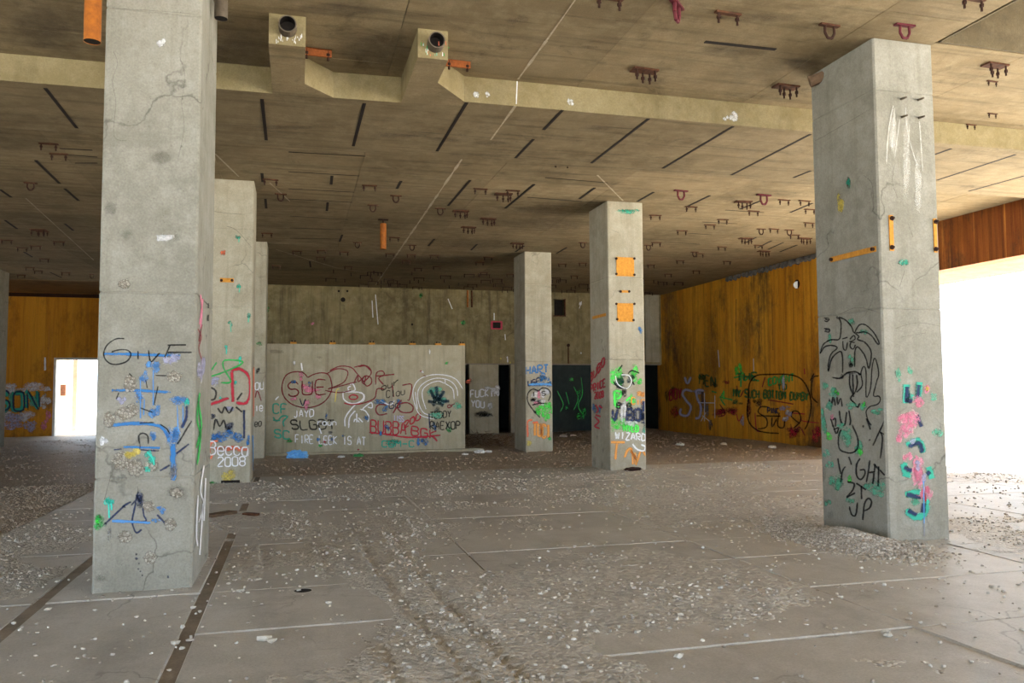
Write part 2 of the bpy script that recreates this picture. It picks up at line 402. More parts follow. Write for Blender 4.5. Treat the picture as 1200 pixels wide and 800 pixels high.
def scatter(n, x0, x1, y0, y1, power, base, dens):
    d = np.sqrt(rng.random(n) * (y1 ** 2 - y0 ** 2) + y0 ** 2) if power else rng.uniform(y0, y1, n)
    x = rng.uniform(x0, x1, n); k = rng.random(n) < dens(x, d); return x[k], d[k]
def dens(x, y):
    mk = dirt_mask(x, y); cl = fbm(x, y, 300, .35, 3)
    return np.clip(.1 + (mk + .03) * 4, .1, .8) * np.clip((cl - .38) * 3.4, .07, 1)
def infr(x, y, pad=.5): return (x < y * 1.02 + pad) & (x > -y * .36 - pad)
x, y = scatter(44000, -3.1, 12, 3, 9.2, False, 0, dens); k = infr(x, y); x, y = x[k], y[k]
S = .0055 + .011 * rng.random(len(x)) ** 3 + .0006 * y
z = np.maximum(dirt_z(x, y), 0) + S * .25
stones('gravel', np.stack([x, y, z], 1), S, M['gravel'], floor)
x, y = scatter(30000, -3.1, 14, 9.2, 16.1, False, 0, dens); k = infr(x, y); x, y = x[k], y[k]
S = .011 + .014 * rng.random(len(x)) ** 2
z = np.maximum(dirt_z(x, y), 0) + S * .25
stones('gravel', np.stack([x, y, z], 1), S, M['gravel'], floor, False)
# heap of gravel at the foot of the right-hand column
x = rng.normal(5.62, .24, 7000); y = rng.normal(7.55, .5, 7000); k = (x < 5.99) | (y < 7.3); x, y = x[k], y[k]
S = .009 + .012 * rng.random(len(x)) ** 2; z = np.maximum(dirt_z(x, y), 0) + S * .3
stones('gravel', np.stack([x, y, z], 1), S, M['gravel'], floor)
# beyond the slab edge
x = rng.uniform(-15, 14, 30000); y = rng.uniform(16.3, 31, 30000); k = rng.random(30000) < np.clip(fbm(x, y, 500, 1.2, 3) * 2 - .6, .1, 1); x, y = x[k], y[k]
S = .012 + .02 * rng.random(len(x)) ** 3; stones('gravel', np.stack([x, y, gz(x, y) + S * .2], 1), S, M['leaf_litter'], floor, False)
x = rng.uniform(-9, -3.2, 14000); y = rng.uniform(8, 16.3, 14000); S = .01 + .018 * rng.random(len(x)) ** 3
stones('gravel', np.stack([x, y, gz(x, y) + S * .2], 1), S, M['leaf_litter'], floor, False)
# over-filled joint ridges, thin mortar lines
for a, b in [((1010, 711), (1200, 781)), ((863, 607), (922, 625)), ((1111, 637), (1200, 660)), ((473, 578), (505, 607)), ((575, 674), (694, 782))]:
    p = hit(2, 0, *a); q = hit(2, 0, *b); d = (q - p) / np.linalg.norm(q - p); nrm = np.array([-d[1], d[0], 0]) * .03
    mb = MB(); n = 16; vs = []
    for i in range(n + 1):
        c_ = p + (q - p) * i / n; jj = random.uniform(-.008, .008)
        for kk, zz in ((-1, -.004), (-.3, .009), (.4, .008), (1, -.004)): vs.append(c_ + nrm * (kk + jj * 10) + np.array([0, 0, zz + random.uniform(-.002, .002)]))
    mb.add(vs, [(4 * i + k, 4 * i + k + 1, 4 * i + k + 5, 4 * i + k + 4) for i in range(n) for k in range(3)])
    obj('mortar_ridge', mb, M['slab'], floor)
# small drain sleeve in the floor
p = hit(2, .002, 355, 692); mb = MB()
for i in range(24):
    a0, a1 = i * math.pi / 12, (i + 1) * math.pi / 12
    q = lambda a, r, z_: (p[0] + r * math.cos(a), p[1] + r * math.sin(a), z_)
    mb.add([q(a0, .06, -.018), q(a1, .06, -.018), q(a1, .075, .006), q(a0, .075, .006), q(a1, .13, .002), q(a0, .13, .002)], [(0, 1, 2, 3), (3, 2, 4, 5)])
drain = obj('drain_rim', mb, M['slab'], floor)
obj('drain_hole', MB().cyl((p[0], p[1], -.02), (p[0], p[1], .0045), .068, 20), M['pipe_in'], floor)

# outside ground, seen through the openings
og = struct(obj('trim_1', MB().box((14.6, -60, -.6), (120, 100, -.06)).box((-90, 37, -.6), (14.6, 100, -.12)).box((-90, -80, -.6), (14.6, -14, -.12)).box((-90, -14, -.6), (-16, 37, -.12)), M['outside']))
struct(obj('wall_outside', MB().box((46, -6, -.12), (46.4, 70, 3.4)), M['pale_out']))

struct(obj('trim_2', MB().box((XR + .4, 2, 4.3), (XR + 2.2, 34, 4.5)), M['canopy']))
# ------------------------------------------------------------------ ceiling
ceiling = struct(obj('ceiling', MB().box((-16, -14, H1 + .03), (6.8, 37, H1 + .5)).box((6.8, 7.25, H1 + .03), (14.6, 37, H1 + .5)).box((6.8, -14, H1 + 1.0), (14.6, 7.25, H1 + 1.4)), M['ceiling']))  # roof carried on unseen behind the camera to cut front sky light
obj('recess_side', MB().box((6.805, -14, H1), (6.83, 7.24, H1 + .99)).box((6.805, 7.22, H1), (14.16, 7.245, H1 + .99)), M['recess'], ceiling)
def cpanels(xa, xb, ya, yb):
    X = sorted({xa, xb} | {v_ for v_ in np.arange(-15.35, 15, 2.34) if xa + .3 < v_ < xb - .3})
    Y = sorted({ya, yb} | {v_ for v_ in np.arange(-.6, 35, 2.45) if ya + .4 < v_ < yb - .4})
    for x0, x1 in zip(X, X[1:]):
        for y0, y1 in zip(Y, Y[1:]):
            dz = random.uniform(0, .004); g_ = .003
            if y0 > 30 and x1 < -4: continue
            obj('formwork_panel', MB().box((x0 + g_, y0 + g_, H1 + dz), (x1 - g_, y1 - g_, H1 + .035)), M['ceiling'], ceiling)
cpanels(-16, 6.78, -5, 9.3); cpanels(6.78, 14.15, 7.27, 9.3); cpanels(-16, 14.15, 9.3, 34.1)
obj('far_soffit', MB().box((-16, 30.28, H1 - .008), (-1, 34.2, H1 + .03)), M['soffit'], ceiling)
struct(obj('ceiling_beam', MB().prism([(-16, 10.05), (-1.7, 10.05), (-1.7, 9.74), (-.3, 9.74), (.06, 9.72), (1.2, 9.68), (1.94, 9.46), (14.15, 9.46), (14.15, 11.88), (-16, 11.88)], H2, H1 + .01), [M['beam'], M['ceiling']]))
db = COL.objects['ceiling_beam']
for pl in db.data.polygons:
    if pl.normal.z < -.9: pl.material_index = 1
def duct(poly, cx, cz, yf):
    b = struct(obj('duct_box', MB().prism(poly, H2 - .001, H1 + .005), [M['beam'], M['ceiling']]))
    for pl in b.data.polygons:
        if pl.normal.z < -.9: pl.material_index = 1
    mb = MB(); n = 20; L = .13
    for i in range(n):
        a0, a1 = 2 * math.pi * i / n, 2 * math.pi * (i + 1) / n
        q = lambda a, r, y_: (cx + r * math.cos(a), y_, cz + r * math.sin(a))
        mb.add([q(a0, .088, yf), q(a1, .088, yf), q(a1, .088, yf - L), q(a0, .088, yf - L), q(a1, .076, yf - L), q(a0, .076, yf - L), q(a1, .076, yf - .002), q(a0, .076, yf - .002)],
               [(0, 3, 2, 1), (3, 5, 4, 2)], 0)
        mb.add([q(a0, .076, yf - L), q(a1, .076, yf - L), q(a1, .076, yf - .002), q(a0, .076, yf - .002)], [(0, 3, 2, 1)], 1)
    obj('pipe_stub', mb, [M['pipe_grey'], M['pipe_in']], b)
    obj('pipe_dark_disc', MB().cyl((cx, yf - .004, cz), (cx, yf - .01, cz), .076, 20), M['pipe_in'], b)  # near-black disc painted in for the shade deep inside the pipe
p1 = hit(1, 8.2, 337, 28); p2_ = hit(1, 8.17, 512, 47)
duct([(-.3, 8.32), (.06, 8.32), (.06, 9.34), (.41, 9.72), (-.3, 9.74)], p1[0], p1[2], 8.32)
duct([(1.2, 8.29), (1.52, 8.29), (1.52, 8.94), (1.94, 9.47), (1.94, 9.6), (1.2, 9.68)], p2_[0], p2_[2], 8.29)
def late_art():
    art('stain_and_shadow', db, (2, H2, -1), [('X', 'spot', 'b', (340, 149, 42, 2.5), (470, 158, 34, 3.5), (520, 163, 24, 3), (575, 167, 22, 3), (700, 150, 20, 3))])
    art('stain_and_shadow', ceiling, (2, H1, -1), [('X', 'spot', 'b', (290, 60, 60, 30), (200, 30, 60, 30), (440, 60, 50, 18), (400, 10, 60, 8), (450, 45, 30, 6), (612, 22, 9, 5), (600, 24, 7, 4), (690, 55, 12, 2), (705, 73, 6, 1.5), (60, 30, 50, 28), (640, 262, 60, 8), (560, 286, 50, 8), (480, 305, 60, 7), (640, 245, 40, 6), (300, 216, 10, 8), (700, 240, 30, 4), (765, 95, 20, 6), (970, 36, 10, 6), (860, 60, 40, 8), (940, 75, 22, 8), (900, 20, 40, 6))])  # soot and spots, plus the column's shadow and left-hand shade painted in
    for b_, yy, pts in [(COL.objects['duct_box'], 8.32, (322, 354)), (COL.objects['duct_box.001'], 8.29, (492, 526))]:
        it = []
        for i in range(26):
            x_ = random.uniform(*pts); y_ = random.uniform(44, 52) if pts[0] < 400 else random.uniform(52, 67)
            it.append(('X', random.choice(['white', 'white', 'mint', 'green', 'coral'] if pts[0] > 400 else ['white']), 's', random.uniform(.6, 1.3), [(x_, y_ - random.uniform(1, 5)), (x_ + .2, y_)]))
        art('paint_runs', b_, (1, yy, -1), it)
    art('paint_splats', db, (1, 9.46, -1), [('X', 'white', 'b', (669, 119, 4, 4), (571, 111, 3, 3), (557, 109, 4, 4), (858, 135, 5, 5), (850, 138, 4, 3), (862, 139, 4, 3)), ('X', 'white', 's', 1.4, [(606, 95), (605, 122)])])
# cast-in slots: dark channels in the ceiling
def slot(z, a, b, wd):
    p = hit(2, z, *a); q = hit(2, z, *b); d = q - p; d /= np.linalg.norm(d); nr = np.array([-d[1], d[0], 0]) * wd / 2
    up = np.array([0, 0, .004]); dn = np.array([0, 0, -.004])
    v = [p - nr, q - nr, q + nr, p + nr]
    obj('anchor_slot', MB().add([x_ + dn for x_ in v] + [x_ + up for x_ in v], [(0, 1, 2, 3), (4, 7, 6, 5), (0, 4, 5, 1), (1, 5, 6, 2), (2, 6, 7, 3), (3, 7, 4, 0)]), M['slot'], db if z == H2 else ceiling)
for a, b in [((307, 116), (312, 164)), ((427, 121), (414, 171)), ((547, 120), (512, 177)), ((659, 129), (637, 152)), ((625, 163), (604, 185)), ((760, 139), (693, 191)), ((859, 148), (777, 197)),
             ((950, 157), (857, 205)), ((950, 200), (930, 208)), ((1115, 174), (1095, 181)), ((1190, 181), (1098, 211)), ((1200, 206), (1135, 224)), ((53, 103), (90, 150))]: slot(H2, a, b, .042)
for a, b in [((42, 188), (70, 215)), ((76, 221), (92, 235)), ((0, 222), (13, 231)), ((307, 203), (308, 213)), ((389, 206), (388, 216)), ((470, 212), (465, 221)), ((551, 211), (525, 241)), ((626, 216), (592, 244)),
             ((311, 233), (312, 244)), ((384, 237), (383, 247)), ((401, 275), (398, 283)), ((697, 220), (679, 233)), ((766, 225), (747, 236)), ((832, 229), (805, 242)), ((892, 235), (867, 245)), ((952, 238), (926, 249)),
             ((509, 280), (502, 288)), ((559, 286), (552, 293)), ((363, 306), (364, 313)), ((664, 290), (652, 297)), ((614, 288), (604, 295)), ((6, 258), (20, 268)), ((76, 262), (86, 270)), ((28, 295), (38, 301)), ((59, 319), (72, 325)), ((886, 278), (872, 285)), ((904, 282), (888, 290)), ((918, 284), (900, 292)), ((934, 287), (914, 295)), ((826, 49), (909, 58))]:
    slot(H1, a, b, .05)
for a, b in [((338, 178), (428, 183)), ((338, 201), (421, 206)), ((338, 221), (415, 225)), ((337, 233), (413, 237)), ((340, 253), (408, 257)), ((340, 267), (400, 269)), ((340, 279), (400, 280)), ((639, 208), (712, 214)), ((618, 231), (682, 236)), ((850, 246), (895, 249)),
             ((823, 260), (864, 262)), ((806, 273), (834, 275)), ((70, 174), (108, 176)), ((76, 181), (114, 184)), ((88, 191), (114, 191)), ((779, 283), (820, 286))]: slot(H1, a, b, .022)
# white seam filler lines along the ceiling
def seam(pts, z, wd=.035):
    P = [hit(2, z - .003, *a) for a in pts]
    for a, b in zip(P, P[1:]):
        d = (b - a) / np.linalg.norm(b - a); nr = np.array([-d[1], d[0], 0]) * wd / 2; n = max(3, int(np.linalg.norm(b - a) / .25)); vs = []
        for i in range(n + 1):
            c_ = a + (b - a) * i / n; k_ = random.uniform(.35, 1.2); vs += [c_ - nr * k_, c_ + nr * k_, ]
        mb = MB().add(vs, [(2 * i, 2 * i + 2, 2 * i + 3, 2 * i + 1) for i in range(n)])
        obj('seam_filler', mb, M['white_seam'], db if z == H2 else ceiling)
seam([(674, 0), (640, 48), (607, 93)], H1); seam([(604, 124), (575, 164)], H2); seam([(545, 181), (500, 247), (440, 334)], H1, .05)
seam([(252, 180), (280, 207)], H1, .03); seam([(316, 214), (340, 236)], H1, .03); seam([(323, 292), (395, 314), (450, 322)], H1, .05)
seam([(700, 205), (730, 235)], H1, .03); seam([(30, 232), (110, 305)], H1, .03)

# ------------------------------------------------------------------ walls
wl = struct(obj('wall_back', MB().box((-6, YW, 2.6), (9.66, YW + .35, H1 + .02)).box((-6, YW, -.3), (6.13, YW + .35, 2.6)).box((9.66, YW, 2.6), (XR, YW + .35, 4.5)).box((10.1, YW, 4.5), (XR, YW + .35, H1 + .02)).box((9.66, YW, 5.13), (10.1, YW + .35, H1 + .02)), M['wall']))
obj('wall_pier', MB().box((6.32, YW + .12, -.2), (7.45, YW + .5, 2.6)), M['panel'], wl)
obj('lintel_joint', MB().box((6.13, YW - .012, 2.58), (14.1, YW, 2.63)), M['dark'], wl)
obj('door_jamb', MB().box((7.95, YW + .2, -.2), (9.6, YW + .5, 2.6)), M['panel'], wl)
obj('slate_panel', MB().add([(9.55, YW + .15, -.3), (11.6, YW + .9, -.3), (11.6, YW + 1.05, -.3), (9.55, YW + .3, -.3), (9.55, YW + .15, 2.62), (11.6, YW + .9, 2.62), (11.6, YW + 1.05, 2.62), (9.55, YW + .3, 2.62)],
    [(0, 3, 2, 1), (4, 5, 6, 7), (0, 1, 5, 4), (1, 2, 6, 5), (2, 3, 7, 6), (3, 0, 4, 7)]), M['slate'], wl, 'dark slate coloured panel with green spray paint')
obj('wall_pilaster', MB().box((13.45, YW - .06, 2.7), (14.05, YW, H1)), M['panel'], wl)
struct(obj('wall_corridor', MB().box((-6, YW + 4.2, -.3), (XR + .4, YW + 4.5, H1)).box((6, YW + .35, 2.9), (XR, YW + 4.2, 3.1)).box((-6.3, YW, -.3), (-6, YL + .3, H1)).box((XR + .4, YW, -.3), (XR + .7, YW + 4.5, H1)), M['slate']))
# window and holes in the back wall
win = struct(obj('window_1', MB().box((9.64, YW + .3, 4.46), (10.12, YW + .36, 5.16)), M['pipe_in']))
obj('window_frame', MB().box((10.08, YW - .01, 4.46), (10.13, YW + .1, 5.16)).box((9.62, YW - .01, 4.46), (10.08, YW + .1, 4.5)), M['rust'], win)
def bhole(px, py, r, mat=None):
    p = hit(1, YW, px, py)
    obj('wall_hole', MB().cyl((p[0], YW + .01, p[2]), (p[0], YW - .006, p[2]), r, 14), mat or M['pipe_in'], wl)
bhole(402, 351, .085); bhole(397, 341, .04); bhole(407, 341, .04); bhole(483, 380, .04)
p = hit(1, YW, 582, 381)
obj('wall_hole', MB().box((p[0] - .16, YW - .012, p[2] - .12), (p[0] + .16, YW + .01, p[2] + .12)), M['pipe_in'], wl)
obj('hole_rim', MB().box((p[0] - .22, YW - .014, p[2] - .16), (p[0] + .22, YW - .004, p[2] - .11)).box((p[0] - .22, YW - .014, p[2] + .11), (p[0] + .22, YW - .004, p[2] + .16)).box((p[0] - .23, YW - .014, p[2] - .11), (p[0] - .15, YW - .004, p[2] + .11)).box((p[0] + .15, YW - .014, p[2] - .11), (p[0] + .23, YW - .004, p[2] + .11)), plain('pink hole rim', (.5, .06, .1)), wl)

wr = struct(obj('wall_right', MB().box((XR, 16.6, -.4), (XR + .4, YW + .4, H1 + .03)), M['orange']))
obj('lintel', MB().box((XR, -14, 4.28), (XR + .4, 16.6, H1 + .03)), M['rust_wall'], wr)  # also lengthened unseen behind the camera to limit light from there
for i in range(24):   # crinkled stub row at the head of the wall
    p = hit(0, XR - .06, 852 + i * 4.6, 324 - i * 1.2)
    obj('sleeve', MB().cyl((XR - .08, p[1], H1 - random.uniform(.1, .17)), (XR - .02, p[1] + random.uniform(-.06, .06), H1 - .02), .06, 7, .085), M['sleeve'], wr)
p = hit(0, XR, 934, 333)
obj('wall_hole', MB().cyl((XR - .005, p[1], p[2]), (XR + .02, p[1], p[2]), .14, 14), M['rust_dark'], wr)
obj('broken_patch', MB().cyl((XR - .012, p[1] - .03, p[2] - .02), (XR, p[1], p[2] - .02), .11, 9), M['paper'], wr)
struct(obj('wall_left', MB().box((-16.3, 11, -.4), (-16, 37, H1 + .1)), M['orange_far']))
wf = struct(obj('wall_far', MB().box((-16, YL, -.4), (-8.82, YL + .3, H1)).box((-8.82, YL, 2.9), (-7.1, YL + .3, H1)).box((-7.1, YL, -.4), (-5.9, YL + .3, H1)), M['orange_far']))
d1 = struct(obj('door_1', MB().box((-8.86, YL - .02, -.1), (-8.78, YL + .3, 2.94)).box((-8.78, YL - .02, 2.86), (-7.1, YL + .3, 2.94)), M['pale_out']))
obj('outer_wall', MB().box((-10.6, 40, -.1), (-9.7, 40.2, 4.2)), M['pale_out'], d1)
obj('outer_post', MB().box((-9.6, 40, -.1), (-9.42, 40.2, 4.2)), M['pink_post'], d1)
p = hit(1, 39.9, 74, 457)
obj('switch_box', MB().box((p[0] - .1, 39.85, p[2] - .25), (p[0] + .1, 40, p[2] + .25)), M['rust'], d1)
obj('wall_trim', MB().box((-16, YL - .05, H1 - .16), (-5.9, YL, H1 - .02)), M['rust_dark'], wf)

# ------------------------------------------------------------------ graffiti machinery
CROPS = {'A1': (100, 370, 5.333), 'A2': (100, 520, 4.447), 'P1': (310, 400, 5.925), 'P2': (420, 400, 5.93), 'D': (590, 400, 5.72), 'C': (680, 400, 5.0), 'O': (770, 410, 6.0),
         'B1': (955, 360, 5.716), 'B2': (955, 490, 5.337), 'B3': (1030, 420, 3.63), 'E1': (235, 200, 4.0), 'E2': (235, 390, 4.21), 'L': (0, 310, 3.633), 'W': (540, 320, 3.6375), 'X': (0, 0, 1), 'R': (920, 30, 2.582)}
FONT = {'A': '06 20 46|14 34', 'B': '00 06 36 45 44 33 03|00 30 41 42 33', 'C': '41 30 10 01 05 16 36 45', 'D': '00 06 26 45 41 20 00', 'E': '40 00 06 46|03 33', 'F': '40 00 06|03 33', 'G': '41 30 10 01 05 16 36 45 43 23', 'H': '00 06|40 46|03 43',
        'I': '20 26', 'J': '30 35 26 16 05', 'K': '00 06|40 03 46', 'L': '00 06 46', 'M': '06 00 23 40 46', 'N': '06 00 46 40', 'O': '10 01 05 16 36 45 41 30 10', 'P': '06 00 30 41 42 33 03', 'Q': '10 01 05 16 36 45 41 30 10|34 47', 'R': '06 00 30 41 42 33 03 46',
        'S': '41 30 10 01 02 13 33 44 45 36 16 05', 'T': '00 40|20 26', 'U': '00 05 16 36 45 40', 'V': '00 26 40', 'W': '00 16 22 36 40', 'X': '00 46|40 06', 'Y': '00 23 40|23 26', 'Z': '00 40 06 46', '2': '01 10 30 41 42 06 46', '0': '10 01 05 16 36 45 41 30 10',
        '8': '13 02 01 10 30 41 42 33 13 04 05 16 36 45 44 33', '9': '42 33 13 02 01 10 30 41 45 36 06', '-': '03 43', 'e': '04 44 43 32 12 03 05 16 36 45', 'c': '43 32 12 03 05 16 36 45', 'a': '42 12 03 05 16 36 43|42 45 46', 'o': '12 03 05 16 36 45 43 32 12', 'r': '02 06|04 13 32 42', 'n': '02 06|03 12 32 43 46', 'u': '02 05 16 36 45|42 46', 'i': '22 26', 'l': '20 26', 'k': '00 06|42 04 46', '!': '20 24|25 26', ' ': ''}
def smooth(pts, n=4):
    if len(pts) < 3: return pts
    P = [pts[0]] + list(pts) + [pts[-1]]; out = []
    for i in range(1, len(P) - 2):
        for k in range(n):
            t_ = k / n; r_ = []
            for c_ in (0, 1):
                a, b, c2, d = P[i - 1][c_], P[i][c_], P[i + 1][c_], P[i + 2][c_]
                r_.append(.5 * (2 * b + (c2 - a) * t_ + (2 * a - 5 * b + 4 * c2 - d) * t_ * t_ + (3 * b - a - 3 * c2 + d) * t_ ** 3))
            out.append(tuple(r_))
    return out + [tuple(pts[-1])]
_lift = [0]
def art(name, parent, plane, items, label=None):
    """items: (crop, colour, kind, ...) on one wall face; plane = (axis, value, side, clip)"""
    ax, val = plane[:2]; side = plane[2]; clip = plane[3] if len(plane) > 3 else None
    mb = MB(); mb.e = []; cols = []
    def put(px, py, off):
        q = hit(ax, val, px, py); q[ax] = val + side * off
        if clip:
            o_ = 1 - ax; q[o_] = min(max(q[o_], clip[0]), clip[1])
        return q
    for it in items:
        ox, oy, s = CROPS[it[0]]; cn = it[1]; kind = it[2]
        if cn not in cols: cols.append(cn)
        mi = cols.index(cn)
        _lift[0] = (_lift[0] + 1) % 26; off = .003 + _lift[0] * .0003
        tr = lambda p_: (ox + p_[0] / s, oy + p_[1] / s)
        strokes = []
        if kind == 's': strokes = [(it[3], smooth([tr(p_) for p_ in pl])) for pl in it[4:]]
        elif kind == 'l': strokes = [(it[3], [tr(p_) for p_ in pl]) for pl in it[4:]]
        elif kind == 't':    # width, text, (x0,y0) top left, (x1,y1) top right, height, slant
            wd, txt, a, b, hh = it[3:8]; sl = it[8] if len(it) > 8 else 0
            n = len(txt); a = np.array(a, float); b = np.array(b, float)
            for i, ch in enumerate(txt):
                o_ = a + (b - a) * i / n; wv = (b - a) / n * .72; jy = random.uniform(-.05, .05) * hh
                for pl in FONT.get(ch, '').split('|'):
                    if pl: strokes.append((wd, smooth([tr(o_ + wv * (int(q[0]) / 4) + np.array([-sl * int(q[1]) / 6, jy + hh * int(q[1]) / 6])) for q in pl.split()], 3)))
        elif kind == 'b':    # blobs: (x, y, rx, ry)
            BL = []
            for bx, by, rx, ry in it[3:]:
                if min(rx, ry) / s < 2.2 or cn in ('spot', 'brownstain', 'lime_run'): BL.append((bx, by, rx, ry)); continue
                for q_ in range(5):      # a patch of overspray: several ragged puffs
                    a_ = random.uniform(0, 6.28); d_ = random.uniform(.15, .75); k_ = random.uniform(.38, .72)
                    BL.append((bx + rx * d_ * math.cos(a_), by + ry * d_ * math.sin(a_), rx * k_, ry * k_ * random.uniform(.9, 1.4)))
            for bx, by, rx, ry in BL:
                cx, cyy = tr((bx, by)); rx *= 1.3 / s; ry *= 1.3 / s; n = 16; k0 = len(mb.v)
                ring = [put(cx + rx * math.cos(6.283 * i / n) * random.uniform(.75, 1.25), cyy + ry * math.sin(6.283 * i / n) * random.uniform(.75, 1.25), off) for i in range(n)]
                mid = [put(cx + .55 * rx * math.cos(6.283 * i / n), cyy + .55 * ry * math.sin(6.283 * i / n), off) for i in range(n)]
                vs = [put(cx, cyy, off)] + mid + ring
                fs = [(0, 1 + i, 1 + (i + 1) % n) for i in range(n)] + [(1 + i, 1 + n + i, 1 + n + (i + 1) % n, 1 + (i + 1) % n) for i in range(n)]
                mb.add(vs, fs, mi); mb.e += [.56] + [.42] * n + [0] * n
        for wd, P in strokes:
            P = [np.array(q, float) for q in P]; P = [q for i, q in enumerate(P) if i == 0 or np.linalg.norm(q - P[i - 1]) > .15]
            if len(P) < 2: continue
            wdd = wd / 2 * 1.35; vs = []; es = []
            for i, q in enumerate(P):
                d = P[min(i + 1, len(P) - 1)] - P[max(i - 1, 0)]; d = d / (np.linalg.norm(d) + 1e-9); nr = np.array([-d[1], d[0]]) * wdd
                for kk, ee in ((-1, 0), (0, 1), (1, 0)):
                    r_ = q + nr * kk; vs.append(put(r_[0], r_[1], off)); es.append(ee if 0 < i < len(P) - 1 or len(P) < 3 else ee * .6)
            mb.add(vs, [(3 * i + k, 3 * i + k + 1, 3 * i + k + 4, 3 * i + k + 3) for i in range(len(P) - 1) for k in (0, 1)], mi); mb.e += es
    o = obj(name, mb, [spray(c_) for c_ in cols], parent, label)
    if name in ('paint_splats', 'paint_runs', 'spray_dot', 'lime_streaks', 'stain_and_shadow', 'soot_stain', 'spray_drawing', 'hairline_marks'): o['kind'] = 'stuff'
    return o

late_art()
# ------------------------------------------------------------------ columns
def column(x0, x1, y0, y1, z0, z1, rings, label, mat, lower=None):
    t_ = thing('concrete_column', label, 'column', ((x0 + x1) / 2, (y0 + y1) / 2, z0), 'square concrete columns')
    c_ = .018; z = z0; mb = MB()
    lv = [(z0, 0)]
    for r in sorted(rings): lv += [(r - .012, 0), (r - .004, .007), (r + .004, .007), (r + .012, 0)]
    lv.append((z1 - .0045, 0)); n = 8
    vs = []
    for zz, d in lv:
        a, b, e, f = x0 + d, x1 - d, y0 + d, y1 - d
        vs += [(a + c_, e, zz), (b - c_, e, zz), (b, e + c_, zz), (b, f - c_, zz), (b - c_, f, zz), (a + c_, f, zz), (a, f - c_, zz), (a, e + c_, zz)]
    fs = [(k * n + i, k * n + (i + 1) % n, (k + 1) * n + (i + 1) % n, (k + 1) * n + i) for k in range(len(lv) - 1) for i in range(n)]
    mb.add(vs, fs + [tuple(range(n))[::-1], tuple(range(len(vs) - n, len(vs)))])
    obj('shaft', mb, mat, t_)
    return t_
def patch(parent, plane, px, py, rx, ry):
    ax, val, side = plane; n = 16; mb = MB(); mb.e = []
    vs = []; 
    for rr, ee, hh in ((0, 1, .004), (.5, .8, .005), (.8, .5, .004), (1.1, 0, .002)):
        for i in range(1 if rr == 0 else n):
            a = 6.283 * i / n; jr = random.uniform(.82, 1.15)
            q = hit(ax, val, px + rx * rr * math.cos(a) * jr, py + ry * rr * math.sin(a) * jr); q[ax] = val + side * (hh + random.uniform(0, .004) * (rr < 1)); vs.append(q); mb.e.append(ee)
    fs = [(0, 1 + i, 1 + (i + 1) % n) for i in range(n)]
    for k in (0, 1):
        fs += [(1 + k * n + i, 1 + (k + 1) * n + i, 1 + (k + 1) * n + (i + 1) % n, 1 + k * n + (i + 1) % n) for i in range(n)]
    mb.add(vs, fs); obj('spalled_patch', mb, M['aggregate'], parent)
def steel(parent, plane, px0, py0, px1, py1, bolts, name='steel_plate', mat='plate', bl=.05):
    """a plate whose corners are given, with bolts at the given points"""
    ax, val, side = plane; a = hit(ax, val, px0, py0); b = hit(ax, val, px1, py1)
    lo = np.minimum(a, b); hi = np.maximum(a, b); lo[ax] = min(val, val + side * .012); hi[ax] = max(val, val + side * .012)
    pl = obj(name, MB().box(lo, hi), M[mat], parent)
    for bx, by in bolts:
        q = hit(ax, val, bx, by); e = q.copy(); q[ax] = val; e[ax] = val + side * bl
        f1 = q.copy(); f1[ax] = val + side * .012; f2 = q.copy(); f2[ax] = val + side * .026
        obj('bolt', MB().cyl(q, e, .012, 8).cyl(f1, f2, .026, 6), M['rust_dark'], pl)
    return pl

XA0, XA1, XB0, XB1 = -1.56, -.81, 6.01, 6.78
PA = (1, 7.23, -1); PAs = (0, XA1, 1); PBl = (0, XB0, -1); PBf = (1, 7.31, -1); PCl = (0, XB0, -1); PCf = (1, 15.12, -1); PDf = (1, 21.24, -1); PDl = (0, XB0, -1); PEf = (1, 15.16, -1); PEs = (0, -.765, 1)
hA = lambda y_: float(hit(1, 7.23, 165, y_)[2])
A = column(XA0, XA1, 7.23, 8.56, -.02, H1, [hA(343), hA(12), hA(560)], 'nearest concrete column, tall pale grey, sprayed GIVE in black over blue bars', M['column_pale'])
hB = lambda y_: float(hit(1, 7.31, 1080, y_)[2])
B = column(XB0, XB1, 7.31, 8.42, -.02, H1, [hB(110), hB(362)], 'near concrete column with tentacled black figure and LIGHT IT UP sprayed on it', M['column_pale'])
C = column(XB0, XB1, 15.12, 16.17, -.02, H1, [3.85, 2.2], 'mid-distance concrete column with two square orange plates and green spray', M['column'])
D = column(XB0, XB1, 21.24, 22.38, GZ - .05, H1, [2.4, 4.5], 'concrete column with a sprayed heart-shaped face and HART in blue', M['column'])
E_ = column(XA0 + .04, -.765, 15.16, 16.15, -.02, H1, [4.5, 3.1], 'concrete column behind the nearest one, with a big red letter D', M['column'])
F_ = column(XA0, -.745, 21.34, 22.3, GZ - .05, H1, [4.5], 'narrow sliver of concrete column beside the low graffiti wall', M['column'])
G_ = column(-9.56, -8.79, 27.7, 28.75, GZ - .05, H1, [2.5], 'distant concrete column before the ochre far wall', M['column'])

